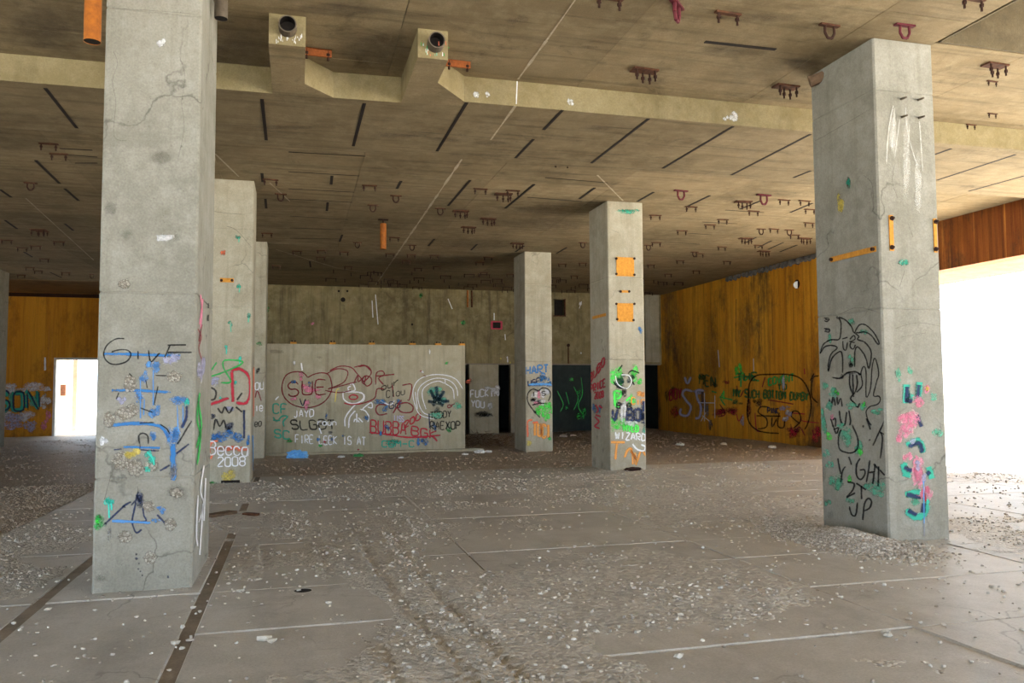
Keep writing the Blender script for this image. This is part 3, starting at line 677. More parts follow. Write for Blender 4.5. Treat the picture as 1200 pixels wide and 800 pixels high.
# --- column A
art('spray_lettering', A, PA + ((XA0, XA1),), [
    ('A1', 'blue', 'l', 4.2, [(115, 238), (300, 240), (595, 248)], [(165, 465), (350, 466), (535, 478)]),
    ('A1', 'blue', 's', 4.4, [(155, 685), (300, 672), (430, 680), (490, 710), (530, 790)]),
    ('A1', 'black', 's', 1.9, [(245, 142), (190, 145), (135, 185), (115, 245), (150, 295), (205, 303), (265, 280), (285, 240), (265, 215), (215, 212), (165, 225)], [(330, 220), (330, 270)], [(395, 215), (408, 285), (430, 270), (465, 232)]),
    ('A1', 'black', 'l', 2.0, [(530, 185), (490, 275)], [(515, 183), (630, 181)], [(515, 228), (665, 228)])], 'black word GIVE over blue bars')
art('spray_drawing', A, PA + ((XA0, XA1),), [
    ('A1', 'sky', 'b', (425, 312, 38, 36), (365, 372, 42, 42), (330, 505, 40, 40), (435, 590, 36, 48), (590, 535, 65, 42), (420, 740, 22, 30), (550, 750, 45, 55)),
    ('A1', 'sky', 's', 1.5, [(345, 400), (345, 640)], [(370, 520), (365, 620)], [(425, 340), (425, 560)], [(575, 560), (580, 720)], [(610, 560), (612, 700)]),
    ('A1', 'cyan', 'b', (632, 548, 22, 30)), ('A1', 'lilac', 'b', (545, 275, 50, 28), (235, 530, 30, 25)), ('A1', 'white', 'b', (112, 778, 26, 26)), ('A1', 'white', 's', 2, [(112, 780), (112, 800)]),
    ('A1', 'black', 's', 1.6, [(455, 440), (430, 555)], [(440, 372), (505, 374)], [(378, 400), (388, 450)], [(345, 575), (420, 602)], [(210, 480), (195, 520)], [(470, 678), (510, 705), (530, 740)], [(275, 360), (295, 380)], [(340, 670), (430, 665)]),
    ('A1', 'black', 's', 2.2, [(340, 800), (335, 750), (360, 732), (390, 750), (395, 800)], [(665, 655), (590, 780), (575, 800)]),
    ('A1', 'navy', 's', 3.6, [(635, 560), (630, 640), (600, 700)]),
    ('A2', 'blue', 's', 7, [(460, 0), (458, 90), (462, 190)]), ('A2', 'navy', 's', 2.6, [(475, 50), (540, 0)], [(390, 140), (440, 110)]), ('A2', 'grey', 'b', (458, 150, 22, 40)),
    ('A2', 'blue', 's', 3, [(200, 15), (390, 20)]), ('A2', 'navy', 'l', 2.4, [(150, 30), (190, 26)], [(285, 0), (285, 30), (385, 36)]),
    ('A2', 'yellow', 'b', (245, 50, 48, 28)), ('A2', 'cyan', 'b', (320, 50, 22, 22), (345, 85, 26, 26), (325, 128, 20, 14)), ('A2', 'cyan', 's', 3, [(320, 40), (350, 70), (360, 110)]),
    ('A2', 'cyan', 'b', (125, 300, 26, 24)), ('A2', 'cyan', 's', 2.6, [(122, 310), (125, 385)], [(135, 310), (138, 345)]), ('A2', 'green', 'b', (75, 408, 44, 34)), ('A2', 'lime', 'b', (62, 404, 14, 12)), ('A2', 'grey', 'b', (125, 450, 12, 45)),
    ('A2', 'navy', 's', 3, [(105, 415), (200, 325), (240, 300)], [(375, 368), (435, 435)]), ('A2', 'navy', 's', 2.6, [(275, 250), (258, 330), (245, 400), (255, 445), (270, 462), (295, 445)], [(245, 405), (315, 402), (305, 370), (300, 330)], [(240, 320), (270, 290), (290, 310)]),
    ('A2', 'navy', 'b', (288, 290, 30, 34), (202, 325, 12, 10), (108, 414, 12, 10)), ('A2', 'sky', 's', 3.5, [(140, 400), (340, 410)]), ('A2', 'sky', 'b', (395, 345, 26, 22), (365, 400, 24, 14)),
    ('A2', 'navy', 'b', (267, 573, 7, 7), (268, 597, 7, 7), (280, 622, 6, 6), (277, 650, 6, 6), (288, 662, 6, 6), (298, 684, 5, 5), (432, 692, 5, 8)),
    ('A2', 'spot', 'b', (80, 700, 30, 18), (410, 690, 30, 14), (480, 250, 60, 40)), ('A2', 'brownstain', 's', 1, [(135, 160), (100, 290)], [(275, 220), (275, 250)])], 'blue, teal and navy spray marks')
for cx, cyy, rx, ry in [(152, 450, 9, 12), (204, 441, 11, 8), (128, 492, 8, 11), (146, 484, 13, 9), (155, 480, 9, 8), (142, 540, 12, 12), (158, 548, 12, 13), (178, 546, 10, 8), (174, 593, 9, 8), (200, 614, 9, 9), (147, 629, 10, 9), (176, 653, 9, 9), (146, 333, 8, 7), (207, 577, 9, 7)]:
    patch(A, PA, cx, cyy, rx, ry)
art('spray_drawing', A, PAs + ((7.25, 8.54),), [
    ('X', 'pink', 's', 1.5, [(234, 345), (236, 365), (234, 385)], [(237, 350), (233, 380)]), ('X', 'maroon', 's', 1.2, [(231, 385), (235, 395), (232, 408), (236, 425), (233, 440)], [(236, 380), (232, 400)]), ('X', 'lilac', 'b', (234, 440, 4, 14), (238, 425, 3, 12)),
    ('X', 'green', 's', 2.6, [(233, 460), (230, 490), (234, 510), (230, 545)], [(231, 470), (235, 500), (229, 525)]), ('X', 'white', 's', 2.2, [(238, 545), (234, 575), (238, 590), (232, 612)], [(231, 580), (229, 625), (231, 640)], [(237, 590), (233, 650)], [(240, 560), (238, 610)]),
    ('X', 'black', 'l', 1.6, [(243, 355), (243, 361)], [(243, 369), (243, 376)])], 'pink, green and white spray on the narrow side')
art('hairline_marks', A, (1, 7.23, -1, (XA0, XA1)), [('X', 'spot', 's', .5, [(133, 60), (138, 75), (132, 95), (136, 120), (134, 160), (150, 165)], [(210, 65), (217, 90), (213, 120), (216, 150), (208, 190)], [(128, 10), (180, 13), (230, 17)]), ('X', 'white', 'b', (190, 50, 5, 5), (193, 278, 10, 5)),
    ('X', 'spot', 'b', (130, 245, 8, 8), (150, 275, 8, 7), (214, 116, 1.3, 1.3), (213, 172, 1.3, 1.3), (212, 221, 1.3, 1.3), (190, 185, 12, 8), (208, 278, 6, 5))], 'hairline cracks and pinholes')
# --- column B
art('spray_figure', B, PBl + ((7.33, 8.40),), [
    ('B1', 'mint', 'b', (245, 100, 22, 26), (325, 160, 34, 26), (100, 205, 22, 28), (245, 345, 26, 30), (75, 520, 26, 26), (135, 570, 40, 36), (105, 670, 34, 32), (240, 655, 40, 24), (330, 665, 26, 26), (430, 700, 48, 26), (60, 740, 18, 60), (180, 790, 30, 20)),
    ('B1', 'pink', 'b', (118, 728, 14, 20)), ('B1', 'lime', 'b', (150, 575, 18, 24), (335, 650, 14, 16)),
    ('B1', 'black', 's', 1.9, [(165, 65), (180, 110), (178, 170), (165, 215), (110, 218), (60, 250), (40, 310)], [(40, 310), (70, 265), (120, 255), (155, 272), (115, 310), (95, 375), (95, 430)], [(95, 430), (120, 340), (175, 295), (190, 340), (190, 440)],
     [(165, 65), (210, 85), (250, 130), (268, 170), (300, 120), (345, 118), (400, 170), (435, 235), (425, 245), (385, 190), (340, 165), (300, 170), (268, 170)], [(268, 170), (300, 195), (290, 215), (340, 235), (380, 290), (380, 350), (365, 410), (350, 350), (325, 300), (290, 265), (272, 300), (272, 400)]),
    ('B1', 'black', 's', 1.8, [(188, 225), (192, 275), (210, 285), (218, 235)], [(185, 212), (220, 200)], [(235, 215), (262, 188), (270, 212), (245, 230), (238, 262), (258, 280), (272, 250)], [(232, 228), (268, 236)]),
    ('B1', 'black', 'b', (243, 385, 22, 20), (160, 70, 14, 14), (180, 465, 14, 14), (245, 440, 30, 10), (300, 450, 10, 8)),
    ('B1', 'black', 's', 2.2, [(115, 468), (170, 475), (215, 440), (270, 430), (305, 450)], [(235, 445), (235, 520), (260, 580), (285, 520), (280, 450)], [(255, 450), (260, 600)], [(260, 580), (240, 610), (265, 640), (290, 670), (300, 640)]),
    ('B1', 'black', 's', 1.7, [(280, 570), (320, 520), (310, 440), (330, 395), (345, 440), (345, 600), (375, 540), (385, 400), (405, 340), (430, 440), (415, 500), (395, 590), (430, 595), (440, 620), (420, 650), (370, 665), (345, 700), (360, 760), (380, 790)]),
    ('B1', 'black', 's', 1.6, [(62, 72), (95, 75), (85, 95), (65, 90)], [(62, 142), (98, 145), (95, 165), (66, 160)], [(70, 80), (100, 85)], [(70, 152), (100, 150)]),
    ('B1', 'black', 's', 2.2, [(98, 610), (108, 670), (125, 600), (140, 660)], [(150, 600), (155, 650), (175, 610), (185, 665)], [(108, 745), (125, 800)], [(120, 755), (140, 745), (140, 800)], [(165, 690), (175, 760), (200, 790), (215, 700)], [(230, 690), (240, 760), (235, 790)]),
    ('B2', 'mint', 'b', (210, 110, 50, 55), (285, 180, 32, 46), (75, 215, 26, 26), (100, 290, 30, 22), (95, 400, 40, 40), (155, 410, 38, 50), (400, 450, 60, 44), (330, 425, 30, 24), (225, 510, 30, 26), (85, 530, 20, 26), (60, 60, 22, 60)), ('B2', 'lime', 'b', (290, 205, 20, 26), (215, 375, 16, 20), (95, 110, 20, 30)),
    ('B2', 'black', 's', 2.2, [(165, 70), (150, 120), (155, 190), (195, 212), (235, 215), (270, 185), (268, 120), (235, 40)], [(115, 40), (135, 95), (150, 60), (120, 70)], [(440, 15), (405, 85), (365, 170)], [(410, 85), (425, 125), (412, 250)], [(325, 0), (350, 70)], [(405, 85), (445, 100)]),
    ('B2', 'spot', 'b', (100, 605, 22, 26), (385, 725, 26, 10), (60, 340, 16, 50), (455, 340, 10, 28)), ('B2', 'black', 'b', (345, 135, 7, 7), (305, 50, 6, 8))], 'black tentacled figure with mint green spray')
art('spray_lettering', B, PBl + ((7.33, 8.40),), [
    ('B2', 'black', 's', 2.4, [(145, 250), (155, 300), (165, 345)], [(165, 400), (175, 330), (195, 300)], [(215, 240), (232, 290)], [(285, 250), (262, 295), (265, 360), (290, 382), (315, 350), (312, 322), (283, 324)], [(345, 262), (338, 330), (325, 400)], [(342, 340), (378, 332)], [(380, 285), (365, 410)], [(370, 285), (440, 355)], [(402, 300), (398, 425)]),
    ('B2', 'black', 's', 2.4, [(205, 397), (248, 408), (238, 450), (203, 492), (255, 465)], [(262, 405), (322, 447)], [(293, 422), (295, 505)], [(218, 550), (232, 600), (258, 604), (268, 525)], [(303, 635), (312, 540), (335, 500), (358, 520), (345, 560), (312, 578)])], 'black words LIGHT IT UP')
art('spray_lettering', B, PBf + ((6.03, 6.76),), [
    ('B3', 'mint', 'b', (85, 75, 16, 26), (225, 165, 20, 20), (240, 315, 26, 20), (15, 585, 14, 30), (130, 60, 14, 20), (150, 600, 30, 26)),
    ('B3', 'teal', 's', 9, [(115, 110), (112, 190)], [(170, 100), (165, 175)], [(110, 165), (165, 165)], [(115, 370), (165, 350), (190, 400)], [(105, 440), (110, 490), (140, 485)], [(210, 460), (225, 510)], [(110, 580), (165, 570), (200, 600), (190, 660), (150, 675), (115, 640)]),
    ('B3', 'navy', 's', 6, [(118, 120), (116, 185)], [(168, 112), (162, 165)], [(112, 178), (140, 180)], [(122, 375), (168, 360), (182, 400)], [(105, 462), (138, 478)], [(202, 492), (215, 480)], [(115, 578), (178, 590)], [(122, 645), (158, 665)], [(190, 615), (186, 655)], [(160, 240), (178, 290)]),
    ('B3', 'pink', 'b', (158, 190, 26, 26), (115, 275, 44, 48), (88, 335, 18, 22), (168, 470, 32, 66), (190, 570, 32, 30), (122, 420, 20, 24), (205, 130, 14, 20)), ('B3', 'red', 'b', (192, 590, 8, 26), (205, 130, 7, 9)), ('B3', 'yellow', 'b', (203, 128, 8, 10)), ('B3', 'lilac', 'b', (140, 355, 18, 14), (160, 455, 20, 22), (185, 510, 12, 20)),
    ('B3', 'sky', 's', 1.3, [(188, 520), (190, 740)]), ('B3', 'grey', 's', 2, [(190, 700), (190, 755)])], 'vertical black letters with teal outline and pink spray')
art('lime_streaks', B, PBf + ((6.03, 6.76),), [
    ('R', 'lime_run', 's', 1.4, [(325, 240), (310, 330), (305, 420)], [(330, 250), (322, 370)], [(362, 240), (370, 330), (400, 430)], [(345, 285), (330, 400)], [(375, 300), (365, 430)], [(405, 290), (415, 440)]),
    ('R', 'lime_run', 'b', (365, 400, 12, 120), (325, 330, 12, 80), (400, 480, 12, 90)),
    ('R', 'teal', 'b', (355, 720, 16, 12)), ('R', 'spot', 's', .7, [(360, 740), (345, 790)], [(370, 600), (385, 640)], [(330, 420), (322, 470), (338, 520)], [(405, 430), (415, 480), (402, 500)]), ('X', 'spot', 's', .5, [(1048, 385), (1075, 378), (1105, 383)], [(1055, 395), (1085, 390)])], 'white lime run marks')
art('spray_dot', B, PBl + ((7.33, 8.40),), [('R', 'teal', 'b', (190, 482, 9, 18)), ('X', 'yellow', 'b', (985, 238, 4, 12)), ('X', 'spot', 's', .6, [(985, 368), (1005, 360), (1030, 366)], [(955, 165), (965, 160), (1020, 128)], [(1012, 205), (1022, 215), (1024, 235)])])
steel(B, PBl, 973, 308, 1027, 290, [], 'steel_strap')   # replaced below by a level strap
o = [q for q in COL.objects if q.name.startswith('steel_strap')][0]; bpy.data.objects.remove(o)
zz = hit(0, XB0, 1000, 298)[2]; ya = hit(0, XB0, 974, 303)[1]; yb = hit(0, XB0, 1027, 294)[1]
st_ = obj('steel_strap', MB().box((XB0 - .012, yb, zz - .03), (XB0, ya, zz + .03)), M['plate'], B)
for yy in (ya - .03, yb + .03): obj('bolt', MB().cyl((XB0, yy, zz), (XB0 - .04, yy, zz), .02, 8), M['rust_dark'], st_)
steel(B, PBf, 1041, 252, 1047, 294, [(1044, 256), (1044, 290)], 'steel_strap')
steel(B, PBf, 1093, 256, 1098, 296, [(1095.5, 260), (1095.5, 292)], 'steel_strap')
for bx, by in [(1056, 116), (1076, 117), (1057, 137), (1077, 138)]:
    q = hit(1, 7.31, bx, by); obj('anchor_stud', MB().cyl((q[0], 7.31, q[2]), (q[0] - .03, 7.2, q[2] - .02), .014, 8, .011), M['pipe_grey'], B)
obj('foam_lump', MB().cyl((XB0 - .1, 8.3, H1 - .13), (XB0 + .05, 8.2, H1 - .075), .07, 9, .065), M['brush'], B, 'brown filler lump at the head')
# --- column C
steel(C, PCf, 722, 301, 743, 324, [(722, 303), (743, 303), (722, 321), (743, 322)])
steel(C, PCf, 723, 355, 742, 377, [(722, 356), (743, 356), (723, 374), (742, 375)])
steel(C, PCf, 727, 340, 737, 343, [(727, 341.5), (737, 341.5)], 'steel_strap')
zz = hit(0, XB0, 700, 371)[2]
st_ = obj('steel_strap', MB().box((XB0 - .012, 15.25, zz - .03), (XB0, 16.0, zz + .03)), M['plate'], C)
art('spray_drawing', C, PCf + ((6.03, 6.76),), [
    ('C', 'lime', 'b', (225, 205, 50, 55), (330, 190, 30, 40), (215, 330, 28, 50), (300, 350, 24, 30), (195, 480, 35, 34), (240, 480, 35, 28), (300, 500, 50, 34), (345, 235, 20, 22)), ('C', 'lime', 's', 3, [(200, 290), (205, 375), (230, 380)], [(205, 290), (240, 295), (230, 330), (210, 332)], [(270, 350), (290, 330), (310, 360)]),
    ('C', 'dteal', 'b', (250, 225, 42, 38), (290, 215, 24, 24)), ('C', 'black', 's', 1.8, [(245, 138), (220, 175)], [(280, 190), (300, 170), (345, 185)], [(195, 235), (225, 270), (280, 270), (310, 235)], [(305, 235), (315, 255)]), ('C', 'white', 's', 1.2, [(205, 200), (220, 250), (270, 275), (300, 240), (285, 200), (240, 195)]),
    ('C', 'black', 'b', (252, 300, 20, 22)), ('C', 'orange', 's', 3.2, [(175, 590), (260, 590)], [(215, 590), (205, 690)], [(260, 680), (275, 640), (300, 630), (310, 720)], [(320, 650), (325, 720), (355, 640), (385, 670)], [(295, 640), (330, 690)]), ('C', 'orange', 'b', (360, 310, 26, 24)), ('C', 'orange', 't', 2, 'Cie', (300, 330), (385, 325), 40)], 'green insect drawing and orange scrawl')
art('spray_lettering', C, PCf + ((6.03, 6.76),), [('C', 'black', 't', 2.6, 'BOB', (215, 360), (305, 365), 30), ('C', 'navy', 't', 5, 'V-BO', (185, 395), (365, 400), 65), ('C', 'navy', 's', 9, [(380, 350), (375, 480)], [(355, 440), (385, 440)]), ('C', 'white', 't', 2.2, 'WIZARD', (205, 530), (390, 545), 38), ('C', 'white', 's', 2.6, [(305, 600), (330, 630), (370, 640), (380, 615), (355, 605)]), ('C', 'white', 'b', (250, 400, 14, 60), (300, 480, 40, 14)), ('C', 'lime', 't', 2.2, 'MILD', (255, 490), (345, 495), 35), ('C', 'teal', 'b', (370, 520, 14, 18)), ('C', 'dteal', 'b', (375, 490, 12, 20)), ('X', 'teal', 'b', (708, 248, 6, 8), (735, 246, 14, 3)), ('X', 'sky', 'b', (749, 387, 3, 4))], 'black V-BOY and white WIZARD letters')
art('spray_lettering', C, PCl + ((15.14, 16.15),), [('C', 'red', 't', 2.2, 'BUBO', (58, 195), (150, 85), 45), ('C', 'red', 't', 2, 'PRICE', (62, 260), (155, 215), 42), ('C', 'red', 't', 2, '2OO8', (85, 300), (140, 290), 36), ('C', 'blue', 'b', (80, 385, 14, 34), (120, 395, 14, 24)), ('C', 'red', 's', 2.2, [(90, 370), (105, 400), (95, 420)], [(110, 375), (130, 390)], [(85, 440), (110, 470), (85, 495), (115, 510)], [(90, 430), (120, 440)]), ('C', 'spot', 'b', (75, 620, 8, 26), (135, 640, 6, 20), (85, 700, 12, 30), (130, 720, 8, 20), (100, 560, 6, 12))], 'red letters running up the shaded side')
# --- column D
art('spray_lettering', D, PDf + ((6.03, 6.76),), [('D', 'blue', 't', 2, 'HART', (150, 170), (310, 155), 50), ('D', 'navy', 't', 1.6, 'USE', (165, 265), (250, 240), 35), ('D', 'blue', 'b', (275, 240, 42, 34), (240, 285, 60, 18), (305, 285, 26, 20), (205, 290, 30, 14)), ('D', 'sky', 's', 3, [(170, 290), (240, 285), (335, 290)]),
    ('D', 'orange', 't', 3.4, 'TUCI', (200, 545), (320, 560), 85), ('D', 'coral', 's', 2.4, [(195, 525), (160, 540), (165, 640)], [(195, 545), (230, 540)]), ('D', 'green', 'b', (310, 648, 12, 14)), ('D', 'yellow', 'b', (165, 680, 22, 20)), ('D', 'spot', 'b', (195, 510, 12, 8), (335, 515, 6, 8))], 'blue word HART and orange letters')
art('spray_drawing', D, PDf + ((6.03, 6.76),), [('D', 'white', 'b', (205, 355, 36, 34), (270, 345, 36, 36), (240, 400, 60, 34)), ('D', 'pink', 'b', (238, 355, 12, 34), (225, 410, 34, 16)), ('D', 'black', 's', 1.7, [(232, 335), (200, 318), (165, 345), (162, 400), (195, 455), (245, 510)], [(232, 335), (265, 310), (305, 325), (315, 360), (300, 400)], [(190, 425), (240, 415), (290, 415)]), ('D', 'black', 't', 1.4, 'I S', (190, 340), (290, 332), 26), ('D', 'black', 'b', (205, 388, 30, 14), (230, 398, 26, 12), (220, 470, 26, 14)),
    ('D', 'lime', 'b', (270, 450, 50, 34), (300, 430, 34, 34), (240, 470, 26, 26), (285, 500, 32, 44), (325, 460, 14, 30))], 'heart-shaped face with green spray')
# --- column E
art('spray_lettering', E_, PEf + ((XA0 + .05, -.78),), [('E2', 'coral', 's', 3, [(45, 600), (50, 545), (85, 530)], [(50, 620), (60, 600)]), ('E2', 'coral', 'b', (150, 570, 90, 18)), ('E2', 'white', 't', 1.9, 'Becca', (45, 535), (245, 545), 62), ('E2', 'white', 't', 1.9, '2008', (85, 612), (230, 610), 44)], 'white Becca 2008 on coral shadow')
art('spray_drawing', E_, PEf + ((XA0 + .05, -.78),), [
    ('E2', 'red', 's', 4.2, [(155, 190), (160, 340)], [(150, 185), (200, 180), (240, 220), (245, 300), (225, 345), (175, 345)], [(140, 320), (100, 335), (40, 355)]), ('E2', 'green', 's', 2.2, [(45, 195), (80, 145)], [(50, 215), (110, 195), (190, 160), (205, 140), (120, 135), (115, 175), (150, 240), (100, 245)]),
    ('E2', 'black', 's', 2.4, [(40, 265), (75, 285), (70, 325), (40, 330)], [(65, 480), (75, 425), (95, 460), (115, 430), (125, 470)], [(85, 370), (105, 395), (120, 365), (140, 395), (160, 365)], [(175, 365), (205, 390)], [(180, 330), (205, 295)]), ('E2', 'navy', 'b', (145, 470, 28, 28), (60, 410, 14, 16)), ('E2', 'blue', 'b', (150, 500, 40, 22), (80, 520, 46, 26), (190, 520, 40, 24), (240, 530, 14, 24)), ('E2', 'navy', 's', 3, [(215, 380), (215, 520)]), ('E2', 'lilac', 'b', (70, 235, 26, 20), (150, 375, 26, 16)),
    ('E2', 'cyan', 'b', (128, 72, 10, 12), (195, 125, 9, 11), (98, 325, 10, 12), (170, 250, 10, 12)), ('E2', 'cyan', 's', 1.6, [(128, 75), (128, 105)], [(195, 128), (192, 150)]), ('E2', 'green', 'b', (60, 740, 30, 10)), ('E2', 'yellow', 'b', (130, 700, 40, 36)),
    ('E1', 'teal', 'b', (178, 312, 13, 13), (182, 542, 13, 14), (139, 712, 13, 14), (226, 680, 12, 14)), ('E1', 'mint', 's', 1.8, [(180, 320), (180, 335)], [(183, 550), (182, 570)], [(140, 720), (143, 755)], [(226, 690), (224, 710)]), ('E1', 'coral', 'b', (112, 388, 17, 17)), ('E1', 'spot', 's', .7, [(60, 190), (130, 200), (210, 205)], [(120, 260), (170, 280), (240, 360)])], 'red D, green scribble and small teal splats')
steel(E_, PEf, 258, 325.5, 274, 331, [(259.5, 328.5), (272, 328.5)], 'steel_strap')
obj('base_slot', MB().box((hit(1, 15.16, 259, 567)[0], 15.15, .0), (hit(1, 15.16, 281, 567)[0], 15.17, .06)), M['pipe_in'], E_)
art('spray_drawing', E_, PEs + ((15.18, 16.13),), [('X', 'coral', 's', 2, [(297, 430), (297, 455), (297, 488)]), ('X', 'sky', 's', 2, [(296, 510), (297, 550)])], 'orange and blue stripe on the side')
art('spray_lettering', F_, (1, 21.34, -1, (XA0 + .05, -.78)), [('E2', 'white', 't', 1.6, 'OU', (270, 245), (318, 240), 34), ('E2', 'white', 't', 1.6, 'ie', (270, 345), (312, 345), 38), ('E2', 'maroon', 's', 1.4, [(270, 320), (280, 285), (300, 335)]), ('E2', 'black', 't', 1.4, 'ea', (268, 430), (305, 425), 34), ('E2', 'green', 'b', (290, 50, 14, 12)), ('E2', 'dteal', 'b', (280, 185, 12, 14))], 'white letters OU IE')

# ------------------------------------------------------------------ low graffiti wall
px0, px1, PY, PH = -.74, 4.52, 22.1, 2.86
LW = thing('low_wall', 'free-standing low concrete wall covered in red and white graffiti', 'wall', (1.8, 22.2, GZ))
obj('wall_panel', MB().slab((px0, PY, GZ - .05), (px1, PY + .28, PH), .015), M['panel'], LW)
obj('footing', MB().slab((px0, PY - .1, GZ - .05), (px1 + .5, PY + .4, GZ + .07), .02), M['panel'], LW, 'pale footing strip along the ground')
for bx in (344, 390, 436, 484, 514, 551 - 9):
    q = hit(1, PY, bx, 401)
    pl = obj('steel_plate', MB().box((q[0] - .08, PY + .02, PH - .01), (q[0] + .08, PY + .18, PH + .05)), M['plate'], LW)
    for dx, dy in ((-.04, .06), (.04, .12)): obj('bolt', MB().cyl((q[0] + dx, PY + dy, PH + .05), (q[0] + dx, PY + dy, PH + .1), .015, 6), M['rust_dark'], pl)
PP = (1, PY, -1, (px0 + .02, px1 - .02))
art('spray_heart', LW, PP, [('P1', 'maroon', 's', 1.5, [(300, 250), (265, 215), (200, 212), (145, 240), (120, 320), (140, 390), (200, 440), (290, 460), (380, 440), (440, 390), (468, 320), (450, 240), (410, 218), (350, 225), (300, 250)]), ('P1', 'pink', 'b', (290, 330, 40, 26), (250, 240, 20, 26), (370, 390, 20, 20), (350, 340, 60, 16), (290, 440, 22, 30), (200, 400, 26, 14)),
    ('P1', 'maroon', 't', 1.7, 'SUE', (165, 280), (455, 270), 95), ('P1', 'navy', 't', 1.5, 'V', (245, 395), (300, 395), 50), ('P1', 'blue', 'b', (310, 295, 16, 16), (205, 280, 20, 14))], 'red heart with the name SUE')
art('spray_lettering', LW, PP, [('P1', 'maroon', 's', 1.5, [(430, 225), (500, 190), (570, 200), (575, 240), (540, 290), (440, 330), (560, 300), (640, 280)], [(450, 205), (520, 172), (600, 180), (640, 220), (690, 280)], [(620, 180), (690, 165), (735, 200)], [(620, 290), (650, 230), (650, 280), (700, 240), (690, 300)], [(420, 340), (520, 355), (600, 340)]),
    ('P2', 'maroon', 's', 1.6, [(0, 175), (60, 170), (90, 215), (60, 260), (30, 280)], [(50, 300), (25, 280), (45, 240), (85, 250), (90, 290), (60, 310), (45, 295)], [(120, 300), (125, 220), (165, 205), (180, 230), (140, 255), (175, 300)], [(125, 240), (250, 228)]),
    ('P2', 'black', 't', 1.3, 'our', (160, 300), (290, 250), 42), ('P2', 'maroon', 's', 1.6, [(180, 330), (130, 330), (115, 390), (60, 420), (0, 435)], [(305, 305), (370, 300), (355, 400), (340, 405)], [(235, 300), (245, 385)]), ('P2', 'black', 't', 1.2, 'Clou', (195, 345), (330, 320), 48), ('P2', 'navy', 't', 1.4, 'Go', (215, 420), (300, 415), 45),
    ('P2', 'maroon', 's', 1.8, [(195, 440), (140, 440), (120, 475), (145, 510), (200, 500)], [(240, 500), (280, 440), (340, 425), (380, 455), (365, 490), (300, 490), (270, 450), (300, 405)])], 'red and black looping words')
art('spray_lettering', LW, PP, [('P2', 'red', 't', 1.9, 'BUBBA', (85, 545), (345, 565), 85), ('P2', 'red', 't', 1.8, '200', (320, 560), (440, 490), 42), ('P2', 'red', 't', 1.9, 'BGK', (370, 590), (560, 620), 60), ('P2', 'red', 's', 2.2, [(72, 632), (200, 645), (330, 665), (470, 660), (570, 650)], [(515, 655), (548, 692)]), ('P2', 'lilac', 't', 1.3, 'IISS', (245, 510), (320, 520), 38), ('P2', 'blue', 'b', (205, 600, 20, 26), (455, 690, 40, 30), (415, 700, 12, 34), (530, 590, 20, 24), (155, 640, 12, 20)), ('P2', 'teal', 't', 1.6, 'COM-C', (165, 690), (400, 690), 42), ('P2', 'teal', 'b', (230, 700, 60, 20))], 'red word BUBBA underlined')
art('spray_leaf', LW, PP, [('P2', 'white', 's', 1.3, [(530, 540), (430, 510), (390, 430), (380, 340), (420, 265), (510, 232), (610, 235), (680, 265), (725, 330)], [(560, 520), (460, 500), (420, 430), (415, 340), (460, 285), (540, 255), (630, 270), (680, 320), (690, 380)], [(470, 470), (445, 390), (450, 330), (500, 290), (560, 275), (600, 290), (600, 260)], [(395, 350), (410, 470)], [(600, 290), (655, 330), (665, 400)]), ('P2', 'mint', 'b', (520, 350, 50, 36), (590, 400, 34, 30)),
    ('P2', 'dteal', 's', 4.4, [(545, 420), (545, 350), (541, 312)], [(540, 410), (515, 370), (500, 335)], [(548, 410), (575, 375), (595, 342)], [(540, 420), (500, 418), (482, 415)], [(550, 420), (600, 415), (632, 414)], [(540, 425), (515, 445)], [(550, 425), (590, 445)]), ('P2', 'dteal', 'b', (545, 410, 36, 34), (545, 480, 22, 30)),
    ('P2', 'black', 't', 1.5, 'TEDDY', (500, 490), (650, 480), 44), ('P2', 'black', 't', 1.6, 'RAEXOP', (500, 560), (715, 555), 52), ('P2', 'maroon', 't', 1.3, 'ort', (620, 430), (705, 420), 30), ('P2', 'mint', 'b', (690, 440, 40, 26), (540, 510, 60, 20)), ('P2', 'navy', 's', 1.6, [(490, 500), (495, 600)])], 'dark leaf inside white rings')
art('spray_figure', LW, PP, [('P1', 'white', 's', 2, [(600, 310), (580, 320), (590, 345), (630, 335), (610, 290), (595, 300)], [(545, 350), (550, 400), (600, 430), (660, 420), (690, 385), (670, 355), (610, 350), (545, 350)], [(560, 590), (560, 530), (600, 470), (630, 440)], [(585, 600), (590, 530), (630, 480)], [(660, 560), (630, 540), (620, 560)], [(640, 500), (640, 560)]), ('P1', 'red', 's', 1.6, [(585, 385), (610, 370), (645, 380), (635, 400), (600, 400), (585, 385)], [(550, 425), (600, 438), (680, 430)]), ('P1', 'yellow', 's', 1.4, [(490, 420), (500, 340), (520, 330)]),
    ('P2', 'white', 's', 1.8, [(0, 355), (40, 370), (35, 410), (0, 420)], [(20, 480), (50, 450), (90, 425), (95, 460), (65, 455)], [(65, 560), (72, 520), (45, 480), (10, 470)], [(150, 410), (220, 440), (250, 410)], [(0, 530), (30, 560)]), ('P2', 'blue', 'b', (60, 530, 26, 18), (185, 470, 18, 26), (150, 420, 40, 18), (280, 415, 26, 16))], 'white figure with one red eye')
